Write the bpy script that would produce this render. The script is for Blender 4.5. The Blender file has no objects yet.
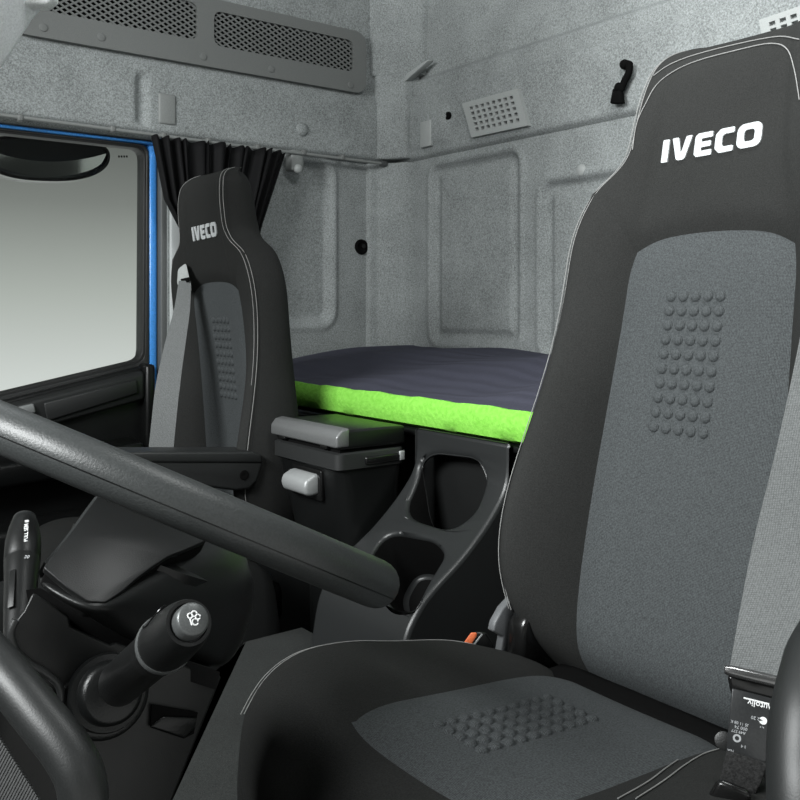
import bpy, bmesh, math, random
from mathutils import Vector, Matrix, Quaternion
from mathutils.bvhtree import BVHTree
from mathutils.geometry import interpolate_bezier
random.seed(7)
S = bpy.context.scene
COL = S.collection
# ------------------------------------------------------------------ camera model (X = rear of cab, Y = passenger side, Z = up)
FPX, HX, HY = 900.0, 400.0, 308.0
SN, CS = 0.6068, 0.7949
def ray(px, py):
    u = (px-HX)/FPX; v = (HY-py)/FPX
    return Vector((SN+u*CS, CS-u*SN, v))
def PD(px, py, d): return ray(px, py)*d
def PX(px, py, x): r = ray(px, py); return r*(x/r.x)
def PY(px, py, y): r = ray(px, py); return r*(y/r.y)
def PZ(px, py, z): r = ray(px, py); return r*(z/r.z)

# ------------------------------------------------------------------ materials
def nt(name):
    m = bpy.data.materials.new(name); m.use_nodes = True
    n = m.node_tree.nodes; l = m.node_tree.links
    return m, n, l, n['Principled BSDF']
def coords(n, l, scale):
    tc = n.new('ShaderNodeTexCoord'); mp = n.new('ShaderNodeMapping')
    if not hasattr(scale, '__len__'): scale = (scale,)*3
    mp.inputs['Scale'].default_value = scale
    l.new(tc.outputs['Object'], mp.inputs['Vector'])
    return mp.outputs['Vector']
def noise(n, l, vec, scale, detail=2, rough=.5):
    t = n.new('ShaderNodeTexNoise'); t.inputs['Scale'].default_value = scale
    t.inputs['Detail'].default_value = detail; t.inputs['Roughness'].default_value = rough
    l.new(vec, t.inputs['Vector']); return t.outputs['Fac']
def ramp(n, l, fac, stops):
    r = n.new('ShaderNodeValToRGB'); e = r.color_ramp.elements
    e[0].position, e[0].color = stops[0][0], (*stops[0][1], 1)
    e[1].position, e[1].color = stops[-1][0], (*stops[-1][1], 1)
    for p, c in stops[1:-1]:
        q = e.new(p); q.color = (*c, 1)
    l.new(fac, r.inputs['Fac']); return r.outputs['Color']
def bump(n, l, fac, strength, dist, b):
    bp = n.new('ShaderNodeBump'); bp.inputs['Strength'].default_value = strength
    bp.inputs['Distance'].default_value = dist
    l.new(fac, bp.inputs['Height']); l.new(bp.outputs['Normal'], b.inputs['Normal'])
def mul(c, k): return tuple(min(1, x*k) for x in c)
def plastic(name, c, rough=.45, grain=700, bs=.25, spec=.5, metal=0):
    m, n, l, b = nt(name)
    v = coords(n, l, 1)
    f = noise(n, l, v, grain, 2)
    l.new(ramp(n, l, f, [(.3, mul(c, .85)), (.7, mul(c, 1.15))]), b.inputs['Base Color'])
    b.inputs['Roughness'].default_value = rough; b.inputs['Metallic'].default_value = metal
    b.inputs['Specular IOR Level'].default_value = spec
    if bs: bump(n, l, f, bs, .0006, b)
    return m
def fabric(name, c, scale=420, var=.35, bs=.5, aniso=(1, 1, 1), rough=.95, sheen=.0, big=.12):
    m, n, l, b = nt(name)
    v = coords(n, l, aniso)
    f = noise(n, l, v, scale, 3, .65)
    g = noise(n, l, coords(n, l, 1), 9, 3)
    mx = n.new('ShaderNodeMath'); mx.operation = 'MULTIPLY_ADD'
    l.new(g, mx.inputs[0]); mx.inputs[1].default_value = big*2; l.new(f, mx.inputs[2])
    l.new(ramp(n, l, mx.outputs[0], [(.3+big*.8, mul(c, 1-var)), (.7+big*1.2, mul(c, 1+var))]), b.inputs['Base Color'])
    b.inputs['Roughness'].default_value = rough; b.inputs['Specular IOR Level'].default_value = .12
    b.inputs['Sheen Weight'].default_value = sheen
    bump(n, l, f, bs, .0012, b)
    return m
def weave(name, c, freq=620, var=.32, bs=.35, d1='Z'):
    m, n, l, b = nt(name)
    v = coords(n, l, 1)
    w1 = n.new('ShaderNodeTexWave'); w1.wave_type = 'BANDS'; w1.bands_direction = d1
    w1.inputs['Scale'].default_value = freq*.32; w1.inputs['Distortion'].default_value = 1.2; w1.inputs['Detail'].default_value = 1
    w1.inputs['Detail Scale'].default_value = 3
    l.new(v, w1.inputs['Vector'])
    w2 = n.new('ShaderNodeTexWave'); w2.wave_type = 'BANDS'; w2.bands_direction = 'Y'
    w2.inputs['Scale'].default_value = freq*.3; w2.inputs['Distortion'].default_value = 1.2
    l.new(v, w2.inputs['Vector'])
    f = noise(n, l, v, 520, 2)
    a = n.new('ShaderNodeMath'); a.operation = 'MULTIPLY'; l.new(w1.outputs['Fac'], a.inputs[0]); l.new(w2.outputs['Fac'], a.inputs[1])
    k = n.new('ShaderNodeMath'); k.operation = 'MULTIPLY_ADD'; l.new(a.outputs[0], k.inputs[0]); k.inputs[1].default_value = .5; l.new(f, k.inputs[2])
    l.new(ramp(n, l, k.outputs[0], [(.35, mul(c, 1-var)), (.95, mul(c, 1+var))]), b.inputs['Base Color'])
    b.inputs['Roughness'].default_value = .85; b.inputs['Specular IOR Level'].default_value = .25
    bump(n, l, k.outputs[0], bs, .001, b)
    return m

M = {}
M['felt'] = fabric('grey_felt', (.250, .266, .265), 260, .50, .8)
M['felt_lit'] = fabric('pale_lit_felt', (.78, .80, .82), 330, .15, .4)  # pale felt, colour raised to carry the front light on the shelf
M['vent'] = plastic('grey_plastic', (.14, .146, .142), .6, 900, .1)
M['vent_light'] = plastic('light_grey_plastic', (.33, .345, .34), .6, 900, .1)
M['plate'] = plastic('mid_grey_plastic', (.20, .21, .205), .55, 900, .1)
M['dark_hole'] = plastic('black_void', (.004, .004, .004), .9, 500, 0, .06)  # paints shade into hollows and gaps, also used for black parts
M['black'] = plastic('black_plastic', (.005, .0054, .0054), .32, 800, .35, .36)
M['black_soft'] = plastic('soft_black_plastic', (.0068, .0072, .0072), .38, 1100, .25, .36)
M['black_gloss'] = plastic('glossy_black', (.006, .006, .006), .22, 800, 0)
M['black_console'] = plastic('dark_grained_plastic', (.017, .0182, .0185), .38, 900, .25)
M['charcoal'] = plastic('charcoal_plastic', (.019, .020, .020), .45, 800, .3)
M['leather'] = plastic('black_leather', (.014, .015, .015), .45, 900, .15)
M['rim'] = plastic('rim_leather', (.036, .039, .039), .42, 600, .4)
M['silver'] = plastic('silver_plastic', (.31, .32, .32), .42, 900, .15, .5, .25)
M['steel'] = plastic('dark_steel', (.20, .20, .20), .25, 900, 0, .5, .9)
M['trim_metal'] = plastic('brushed_grey_plastic', (.20, .205, .205), .35, 900, .1, .5, .5)
M['dark_metal'] = plastic('gunmetal', (.10, .105, .105), .38, 900, .1, .5, .4)
M['bracket'] = plastic('grey_bracket', (.13, .135, .14), .45, 900, .1)
M['matte_black'] = plastic('matte_black_plastic', (.008, .0085, .0085), .8, 700, .2, .2)
M['orange'] = plastic('orange_plastic', (.75, .17, .06), .5, 600, 0)
M['seat'] = fabric('charcoal_seat_cloth', (.0205, .021, .0203), 620, .3, .4, rough=.9)
M['seat_back'] = fabric('black_seat_cloth', (.019, .0195, .019), 620, .3, .4, rough=.9)
M['insert'] = weave('woven_grey_cloth', (.048, .053, .055), var=.5)
M['insert_flat'] = weave('woven_grey_cushion_cloth', (.052, .057, .059), var=.5, d1='X')
M['stitch'] = plastic('pale_thread', (.23, .23, .225), .8, 900, 0)
M['logo'] = fabric('silver_thread', (.44, .455, .46), 900, .12, .3)
M['curtain'] = fabric('black_curtain_cloth', (.0065, .0065, .007), 300, .2, .2, rough=.7)
M['belt'] = weave('belt_webbing', (.13, .136, .136), 620, .3, .4)
M['belt_dark'] = fabric('dark_webbing', (.02, .02, .02), 420, .6, .9)
M['carpet'] = fabric('charcoal_carpet', (.034, .036, .035), 700, .45, .7)
M['blue'] = plastic('blue_paint', (.06, .29, .76), .25, 300, 0)
M['pillar'] = plastic('pale_pillar_trim', (.42, .44, .44), .6, 500, .1)
M['pillar_dark'] = plastic('grey_pillar_trim', (.09, .095, .095), .6, 500, .1)
M['rubber'] = plastic('rubber_gasket', (.012, .012, .012), .55, 500, .1)
M['white'] = plastic('white_plastic', (.80, .82, .82), .4, 500, 0)
M['print'] = plastic('white_print', (.75, .76, .76), .6, 500, 0)
M['print_grey'] = plastic('grey_print', (.36, .37, .38), .6, 500, 0)
M['label'] = plastic('black_label_film', (.022, .023, .024), .3, 500, 0)
M['tread'] = plastic('ribbed_rubber', (.035, .036, .036), .55, 500, .2)
M['floor'] = plastic('grey_floor_mat', (.16, .165, .165), .7, 400, .4)

def mattress_mats():
    m, n, l, b = nt('navy_grey_quilt')
    v = coords(n, l, (3.2, 1.0, 1))
    w = n.new('ShaderNodeTexWave'); w.wave_type = 'BANDS'; w.bands_direction = 'X'
    w.inputs['Scale'].default_value = 1.5; w.inputs['Distortion'].default_value = 6; w.inputs['Detail'].default_value = 2
    l.new(v, w.inputs['Vector'])
    l.new(ramp(n, l, noise(n, l, coords(n, l, 1), 250, 2), [(.3, (.046, .047, .066)), (.7, (.058, .059, .08))]), b.inputs['Base Color'])
    b.inputs['Roughness'].default_value = .9; b.inputs['Specular IOR Level'].default_value = .15
    bump(n, l, w.outputs['Fac'], .22, .012, b)
    M['quilt'] = m
    m, n, l, b = nt('lime_green_cloth')
    v = coords(n, l, 1)
    f = noise(n, l, v, 120, 3)
    l.new(ramp(n, l, f, [(.3, (.165, .46, .052)), (.7, (.225, .56, .08))]), b.inputs['Base Color'])
    b.inputs['Roughness'].default_value = .85; b.inputs['Specular IOR Level'].default_value = .15
    bump(n, l, f, .5, .004, b)
    M['green'] = m
mattress_mats()
def glass_mat():
    m, n, l, b = nt('clear_window_glass')
    n.remove(b)
    out = n['Material Output']
    t = n.new('ShaderNodeBsdfTransparent'); t.inputs['Color'].default_value = (.93, .95, .94, 1)
    g = n.new('ShaderNodeBsdfGlossy'); g.inputs['Roughness'].default_value = .02
    fr = n.new('ShaderNodeFresnel'); fr.inputs['IOR'].default_value = 1.12
    mx = n.new('ShaderNodeMixShader')
    l.new(fr.outputs[0], mx.inputs[0]); l.new(t.outputs[0], mx.inputs[1]); l.new(g.outputs[0], mx.inputs[2])
    l.new(mx.outputs[0], out.inputs['Surface'])
    M['glass'] = m
    m, n, l, b = nt('mirror_glass')
    b.inputs['Base Color'].default_value = (.30, .31, .30, 1); b.inputs['Metallic'].default_value = 1; b.inputs['Roughness'].default_value = .06
    M['mirror'] = m
glass_mat()

# ------------------------------------------------------------------ object helpers
def thing(name, label, cat, loc=(0, 0, 0), group=None):
    o = bpy.data.objects.new(name, None); COL.objects.link(o); o.location = loc
    o.empty_display_size = .05
    o['label'] = label; o['category'] = cat
    if group: o['group'] = group
    return o
def tag(o, label, cat, group=None):
    o['label'] = label; o['category'] = cat
    if group: o['group'] = group
    return o
def wloc(o):
    p = Vector((0, 0, 0))
    while o: p = p + o.location; o = o.parent
    return p
def link(name, me, mat, parent=None, smooth=True, bevel=0, seg=2, sub=0, label=None, origin=None):
    o = bpy.data.objects.new(name, me); COL.objects.link(o)
    if parent is not None:
        me.transform(Matrix.Translation(-wloc(parent))); o.parent = parent
    elif origin is not None:
        me.transform(Matrix.Translation(-Vector(origin))); o.location = origin
    if mat: me.materials.append(M[mat] if isinstance(mat, str) else mat)
    for p in me.polygons: p.use_smooth = smooth
    if bevel:
        b = o.modifiers.new('bevel', 'BEVEL'); b.width = bevel; b.segments = seg; b.limit_method = 'ANGLE'; b.angle_limit = math.radians(32)
        b.harden_normals = False
        if smooth:
            pass
    if sub:
        s = o.modifiers.new('sub', 'SUBSURF'); s.levels = sub; s.render_levels = sub; s.boundary_smooth = 'PRESERVE_CORNERS'
    if smooth and not sub:
        me.set_sharp_from_angle(angle=math.radians(50)) if not bevel else None
    if label: o['label'] = label
    return o
def bm_me(bm, name, fix=True):
    if fix: bmesh.ops.recalc_face_normals(bm, faces=bm.faces[:])
    me = bpy.data.meshes.new(name); bm.to_mesh(me); bm.free(); return me
def mesh_o(name, vs, fs, mat, parent=None, **k):
    bm = bmesh.new(); bv = [bm.verts.new(v) for v in vs]
    for f in fs:
        try: bm.faces.new([bv[i] for i in f])
        except ValueError: pass
    return link(name, bm_me(bm, name), mat, parent, **k)
def struct(o): o['kind'] = 'structure'; return o
def add_box(bm, c, s, rot=None):
    r = bmesh.ops.create_cube(bm, size=1)
    mt = Matrix.Translation(Vector(c)) @ ((rot.to_4x4() if rot else Matrix.Identity(4)) @ Matrix.Diagonal((*s, 1)))
    bmesh.ops.transform(bm, matrix=mt, verts=r['verts'])
def box(name, lo, hi, mat, parent=None, bevel=.004, **k):
    bm = bmesh.new()
    lo, hi = Vector(lo), Vector(hi)
    add_box(bm, (lo+hi)/2, hi-lo)
    return link(name, bm_me(bm, name), mat, parent, bevel=bevel, **k)
def add_prism(bm, pts, ext):
    ext = Vector(ext)
    a = [bm.verts.new(p) for p in pts]; b = [bm.verts.new(Vector(p)+ext) for p in pts]
    n = len(a)
    bm.faces.new(a); bm.faces.new(b[::-1])
    for i in range(n): bm.faces.new((a[i], b[i], b[(i+1) % n], a[(i+1) % n]))
def prism(name, pts, ext, mat, parent=None, bevel=.003, **k):
    bm = bmesh.new(); add_prism(bm, pts, ext)
    return link(name, bm_me(bm, name), mat, parent, bevel=bevel, **k)
def add_loft(bm, rings, closed=True, caps=True):
    R = [[bm.verts.new(p) for p in r] for r in rings]
    n = len(R[0])
    for a, b in zip(R, R[1:]):
        for i in range(n if closed else n-1):
            j = (i+1) % n
            bm.faces.new((a[i], a[j], b[j], b[i]))
    if caps and closed:
        bm.faces.new(R[0][::-1]); bm.faces.new(R[-1])
def loft(name, rings, mat, parent=None, closed=True, caps=True, **k):
    bm = bmesh.new(); add_loft(bm, rings, closed, caps)
    return link(name, bm_me(bm, name), mat, parent, **k)
def smooth_path(pts, n=6):
    pts = [Vector(p) for p in pts]; out = []
    for i in range(len(pts)-1):
        p0 = pts[max(i-1, 0)]; p1 = pts[i]; p2 = pts[i+1]; p3 = pts[min(i+2, len(pts)-1)]
        for k in range(n):
            t = k/n
            out.append(.5*((2*p1)+(p2-p0)*t+(2*p0-5*p1+4*p2-p3)*t*t+(3*p1-p0-3*p2+p3)*t**3))
    out.append(pts[-1]); return out
def tube_rings(pts, rad, seg=12, up=(0, 0, 1), loop=False, sy=1):
    pts = [Vector(p) for p in pts]; n = len(pts); rings = []
    nrm = None
    for i, p in enumerate(pts):
        a = pts[(i-1) % n] if (loop or i > 0) else p
        b = pts[(i+1) % n] if (loop or i < n-1) else p
        t = (b-a).normalized()
        if nrm is None:
            nrm = Vector(up); nrm = (nrm - t*nrm.dot(t))
            if nrm.length < 1e-4: nrm = t.orthogonal()
        nrm = (nrm - t*nrm.dot(t)).normalized()
        bn = t.cross(nrm)
        r = rad[i] if hasattr(rad, '__len__') else rad
        rings.append([p + (nrm*math.cos(2*math.pi*k/seg)*sy + bn*math.sin(2*math.pi*k/seg))*r for k in range(seg)])
    return rings
def tube(name, pts, rad, mat, parent=None, seg=12, **k):
    return loft(name, tube_rings(pts, rad, seg), mat, parent, **k)
def add_tube(bm, pts, rad, seg=8): add_loft(bm, tube_rings(pts, rad, seg))
def lathe(name, p0, axis, prof, mat, parent=None, seg=32, **k):
    """prof: list of (distance along axis, radius)"""
    ax = Vector(axis).normalized(); e1 = ax.orthogonal().normalized(); e2 = ax.cross(e1); p0 = Vector(p0)
    rings = [[p0+ax*t+(e1*math.cos(2*math.pi*i/seg)+e2*math.sin(2*math.pi*i/seg))*r for i in range(seg)] for t, r in prof]
    return loft(name, rings, mat, parent, **k)
def rrect(w, h, r, n=5):
    """rounded rectangle, centred, counter-clockwise"""
    out = []
    for cx, cy, a0 in ((w/2-r, h/2-r, 0), (-w/2+r, h/2-r, 90), (-w/2+r, -h/2+r, 180), (w/2-r, -h/2+r, 270)):
        for k in range(n+1):
            a = math.radians(a0+90*k/n); out.append((cx+r*math.cos(a), cy+r*math.sin(a)))
    return out
def round_poly(pts, r, n=4):
    pts = [Vector(p) for p in pts]; out = []; m = len(pts)
    for i, p in enumerate(pts):
        a = pts[i-1]; b = pts[(i+1) % m]
        da = (a-p); db = (b-p); rr = min(r, da.length*.45, db.length*.45)
        s = p+da.normalized()*rr; e = p+db.normalized()*rr
        for k in range(n+1):
            t = k/n; out.append(s*(1-t)**2+p*2*t*(1-t)+e*t*t)
    return out
def bake(o):
    dg = bpy.context.evaluated_depsgraph_get(); dg.update()
    me = bpy.data.meshes.new_from_object(o.evaluated_get(dg))
    old = o.data; o.modifiers.clear(); o.data = me
    for p in me.polygons: p.use_smooth = True
    return o
def ease(e0, e1, x):
    t = max(0, min(1, (x-e0)/(e1-e0))); return t*t*(3-2*t)
def interp(tab, x, k=1):
    if x <= tab[0][0]: return tab[0][k]
    for a, b in zip(tab, tab[1:]):
        if x <= b[0]:
            t = (x-a[0])/(b[0]-a[0]); return a[k]*(1-t)+b[k]*t
    return tab[-1][k]
def sdrr(px, py, cx, cy, hw, hh, r):
    dx = abs(px-cx)-hw+r; dy = abs(py-cy)-hh+r
    return math.hypot(max(dx, 0), max(dy, 0))+min(max(dx, dy), 0)-r
def bspline(cp, n=4):
    cp = [Vector(p) for p in cp]; cp = [2*cp[0]-cp[1]]+cp+[2*cp[-1]-cp[-2]]; out = []
    for i in range(1, len(cp)-2):
        a, b, c, d = cp[i-1:i+3]
        for k in range(n):
            t = k/n
            out.append(((1-t)**3*a+(3*t**3-6*t*t+4)*b+(-3*t**3+3*t*t+3*t+1)*c+t**3*d)/6)
    a, b, c = cp[-3:]
    out.append((a+4*b+c)/6)
    return out

# ------------------------------------------------------------------ the shell
RX, WY, ZC, ZF = 1.78, 2.366, 1.28, -.95
struct(box('floor', (-.5, .0, ZF-.05), (1.95, 2.55, ZF), 'carpet', bevel=0))
struct(box('ceiling', (-.1, .0, ZC), (1.95, 2.55, ZC+.04), 'felt', bevel=0))

def rear_x(y, z):
    x = RX
    if z > .40:
        x -= .016*ease(.468, .479, z)
        x += .012*ease(.655, .675, z)
        x += .030*ease(.715, .738, z)
        x += .02*ease(.75, 1.25, z)
        x -= .012*ease(.84, .87, z)*(1-ease(.93, .95, z))*0
    # pressed panels below the ledge
    for cy, cz, hw, hh in ((1.978, .168, .190, .270), (1.50, .108, .200, .228), (.95, .108, .26, .228)):
        d = sdrr(y, z, cy, cz, hw, hh, .035)
        x += .015*(1-ease(-.012, .004, d)) - .009*(1-ease(-.040, -.026, d))
        x -= .006*math.exp(-((d-.012)/.010)**2)
    # a soft pod in the band near the corner
    d = sdrr(y, z, 2.165, .56, .105, .065, .04)
    x -= .012*(1-ease(-.03, .01, d))
    return x
def grid(name, nu, nv, f, mat, thick):
    vs = []; fs = []
    for j in range(nv+1):
        for i in range(nu+1): vs.append(f(i/nu, j/nv))
    w = nu+1
    for j in range(nv):
        for i in range(nu): fs.append((j*w+i, j*w+i+1, (j+1)*w+i+1, (j+1)*w+i))
    n0 = len(vs); t = Vector(thick)
    # back sheet: a plain box back so the wall has thickness
    c = [0, nu, nv*w+nu, nv*w]
    edge = [i for i in range(nu)]+[j*w+nu for j in range(nv)]+[nv*w+i for i in range(nu, 0, -1)]+[j*w for j in range(nv, 0, -1)]
    bk = []
    for e in edge:
        bk.append(len(vs)); vs.append(Vector(vs[e])+t)
    m = len(edge)
    for k in range(m): fs.append((edge[k], bk[k], bk[(k+1) % m], edge[(k+1) % m]))
    fs.append(tuple(bk[::-1]))
    return mesh_o(name, vs, fs, mat)
y0, y1, z0, z1 = .0, WY+.04, -.45, ZC
struct(grid('wall_rear', 330, 230, lambda a, b: Vector((rear_x(y0+(y1-y0)*a, z0+(z1-z0)*b), y0+(y1-y0)*a, z0+(z1-z0)*b)), 'felt', (.12, 0, 0)))

def side_y(x, z):
    y = WY
    y -= .030*ease(.463, .480, z)
    y += .012*ease(.64, .70, z)
    d = sdrr(x, z, 1.335, .20, .20, .245, .04)
    y += .020*(1-ease(-.02, .008, d))
    y -= .006*math.exp(-((d-.014)/.010)**2)
    # pressed ridge beside the small plate
    d = sdrr(x, z, .915, .56, .018, .07, .015)
    y += .012*(1-ease(-.014, .006, d))
    return y
ax0, ax1 = 1.0, RX+.02
struct(grid('wall_passenger', 170, 150, lambda a, b: Vector((ax0+(ax1-ax0)*a, side_y(ax0+(ax1-ax0)*a, -.95+1.414*b), -.95+1.414*b)), 'felt', (0, .12, 0)))
struct(grid('wall_passenger_upper', 320, 110, lambda a, b: Vector((-.1+(ax1+.1)*a, side_y(-.1+(ax1+.1)*a, .462+(ZC-.462)*b), .462+(ZC-.462)*b)), 'felt', (0, .12, 0)))
bpy.data.objects['wall_passenger_upper'].name = 'wall_header'
# corner post with two ribs, below the ledge
def corner(zl, zh, base, name):
    pts = [Vector((x, y, zl)) for x, y in base]
    struct(prism(name, pts, (0, 0, zh-zl), 'felt', bevel=.008, seg=3))
corner(-.6, .466, [(1.66, 2.40), (1.672, 2.352), (1.700, 2.345), (1.708, 2.334), (1.716, 2.318), (1.728, 2.312), (1.745, 2.275), (1.757, 2.262), (1.80, 2.25), (1.82, 2.40)], 'trim_1')
corner(.742, ZC, [(1.66, 2.40), (1.672, 2.343), (1.70, 2.325), (1.735, 2.295), (1.757, 2.262), (1.790, 2.230), (1.85, 2.22), (1.86, 2.40)], 'trim_2')
corner(.476, .75, [(1.68, 2.40), (1.69, 2.334), (1.712, 2.312), (1.733, 2.288), (1.745, 2.26), (1.80, 2.25), (1.82, 2.40)], 'trim_3')

struct(box('wall_driver_blocker', (.98, -.03, ZF), (1.95, .0, ZC), 'felt', bevel=0))  # unseen side wall, put in to keep outside light off the passenger wall
struct(box('wall_front_blocker', (-.60, .0, ZF), (-.55, 2.55, -.05), 'black_soft', bevel=0))  # unseen low wall, put in to block bright light from below
# body side: blue aperture flange, pillar trims, door, window
def flat(name, lo, hi, mat, bevel=.003): return struct(box(name, lo, hi, mat, bevel=bevel))
flat('trim_4', (.957, 2.395, -.95), (.982, 2.47, .466), 'blue', .008)
flat('trim_5', (-.1, 2.385, .4505), (.975, 2.47, .459), 'blue', .003)
flat('trim_6', (.983, 2.375, -.95), (1.004, 2.47, .45), 'pillar_dark', .004)
flat('trim_7', (1.004, 2.36, -.95), (1.06, 2.44, .45), 'pillar', .006)
# door ring
def door():
    d = struct(thing('door_1', '', ''))
    del d['label']; del d['category']
    yo, yi = 2.465, 2.395
    outer = [(-.12, .4535), (.945, .4535), (.969, .43), (.969, -.95), (-.12, -.95)]
    inner_p = round_poly([Vector((x, 0, z)) for x, z in ((-.06, .444), (.950, .444), (.946, -.148), (-.06, -.345))], .03, 4)
    outer_p = round_poly([Vector((x, 0, z)) for x, z in ((-.12, .4495), (.956, .4495), (.956, -.9), (-.12, -.9))], .03, 4)
    def ring(name, o_p, i_p, ya, yb, mat, parent, bevel=.002):
        rings = [[Vector((p.x, y, p.z)) for p in pl] for pl, y in ((o_p, ya), (i_p, ya), (i_p, yb), (o_p, yb), (o_p, ya))]
        return loft(name, rings, mat, parent, caps=False, bevel=bevel)
    ring('window_frame', outer_p, inner_p, yi, yo, 'charcoal', d)
    gi = round_poly([Vector((x, 0, z)) for x, z in ((-.05, .439), (.944, .439), (.940, -.141), (-.05, -.335))], .03, 4)
    ring('window_seal', inner_p, gi, 2.398, 2.44, 'rubber', d)
    # inner trim of the door under the sill
    def sl(x): return -.150+(x-.93)*.203
    prism('door_panel', [(-.1, 2.40, sl(-.1)-.008), (.945, 2.40, sl(.945)-.008), (.945, 2.40, -.92), (-.1, 2.40, -.92)], (0, -.03, 0), 'black_soft', d, .006)
    prism('sill_trim', [(-.1, 2.41, sl(-.1)-.010), (.93, 2.41, sl(.93)-.010), (.93, 2.345, sl(.93)-.03), (.93, 2.345, sl(.93)-.085), (.93, 2.41, sl(.93)-.11)][:2] +
          [(.925, 2.345, sl(.925)-.022), (-.1, 2.345, sl(-.1)-.022)], (0, 0, -.075), 'charcoal', d, .008)
    prism('sill_pad', [(.66, 2.346, sl(.66)-.034), (.90, 2.346, sl(.90)-.034), (.905, 2.346, sl(.9)-.072), (.67, 2.346, sl(.67)-.082)], (0, -.008, 0), 'charcoal', d, .005)
    prism('door_handle', [(.52, 2.346, sl(.52)-.026), (.635, 2.346, sl(.635)-.028), (.640, 2.346, sl(.64)-.052), (.52, 2.346, sl(.52)-.052)], (0, -.014, 0), 'silver', d, .004, label='silver inner door handle')
    box('end_cap', (.926, 2.34, -.46), (.955, 2.41, -.152), 'black', d, .01)
    lathe('end_cap_screw', (.945, 2.342, -.31), (0, -1, 0), [(0, .009), (.003, .008), (.003, .0)], 'black_gloss', d, 14)
    prism('armrest_ledge', [(-.1, 2.39, -.40), (.90, 2.39, -.345), (.90, 2.28, -.352), (-.1, 2.26, -.41)], (0, 0, -.06), 'black', d, .012)
    prism('map_pocket', [(-.1, 2.39, -.55), (.85, 2.39, -.52), (.85, 2.26, -.52), (-.1, 2.24, -.55)], (0, 0, -.3), 'black_soft', d, .015)
    g = prism('window_1', [(-.06, 2.425, .443), (.948, 2.425, .443), (.944, 2.425, -.150), (-.06, 2.425, -.35)], (0, .005, 0), 'glass', None, 0, smooth=False)
    struct(g)
    bm = bmesh.new()
    for k in range(4):
        p = PY(119+k*2.6, 156.5, 2.4235)
        add_box(bm, p, (.0045, .0006, .0055))
    struct(link('window_etching', bm_me(bm, 'e'), 'dark_hole', d))
door()

# ------------------------------------------------------------------ exterior mirror through the window
def ext_mirror():
    c = PY(43, 158, 2.75)
    t = thing('exterior_mirror', 'black oval exterior mirror hanging outside the passenger window', 'mirror', c)
    ex = Vector((1, 0, 0)); ez = Vector((0, 0, 1)); ey = Vector((0, 1, 0))
    def outl(k, top, bot, dy):
        r = []
        for i in range(48):
            a = 2*math.pi*i/48
            ca, sa = math.cos(a), math.sin(a)
            x = .168*k*math.copysign(abs(ca)**.8, ca)
            z = .86*(top if sa > 0 else bot)*k*math.copysign(abs(sa)**.85, sa) + .010*(ca*ca)
            r.append(c+ex*x+ez*z+ey*(dy-.42*x))
        return r
    loft('housing', [outl(.9, .068, .075, .07), outl(1, .072, .082, .03), outl(1.0, .072, .082, -.02), outl(.95, .068, .076, -.026), outl(.95, .066, .074, -.014)], 'black_gloss', t, caps=True)
    def lens(dy):
        r = []
        for i in range(33):
            s = -1+2*i/32; r.append(c+ex*(.153*s)+ez*(-.004-.010*(1-s*s)+.020*s*s)+ey*(dy-.42*.153*s-.006+.20*(.004+.010*(1-s*s)-.020*s*s)))
        for i in range(33):
            s = 1-2*i/32; r.append(c+ex*(.153*s)+ez*(-.057*math.sqrt(max(0, 1-s*s))**.9-.0+.010*s*s)+ey*(dy-.42*.153*s-.006+.20*(.057*math.sqrt(max(0, 1-s*s))**.9-.010*s*s)))
        return r
    m = prism('mirror_glass', lens(-.018), (0, -.006, 0), 'mirror', t, 0)
    prism('mount_arm', [c+Vector(p) for p in ((-.055, 0, .06), (.045, 0, .06), (.06, 0, .135), (-.06, 0, .135))], (0, .04, 0), 'black', t, .006)
    box('roof_bracket', c+Vector((-.12, -.04, .13)), c+Vector((.12, .09, .175)), 'black', t, .01)
ext_mirror()

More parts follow.
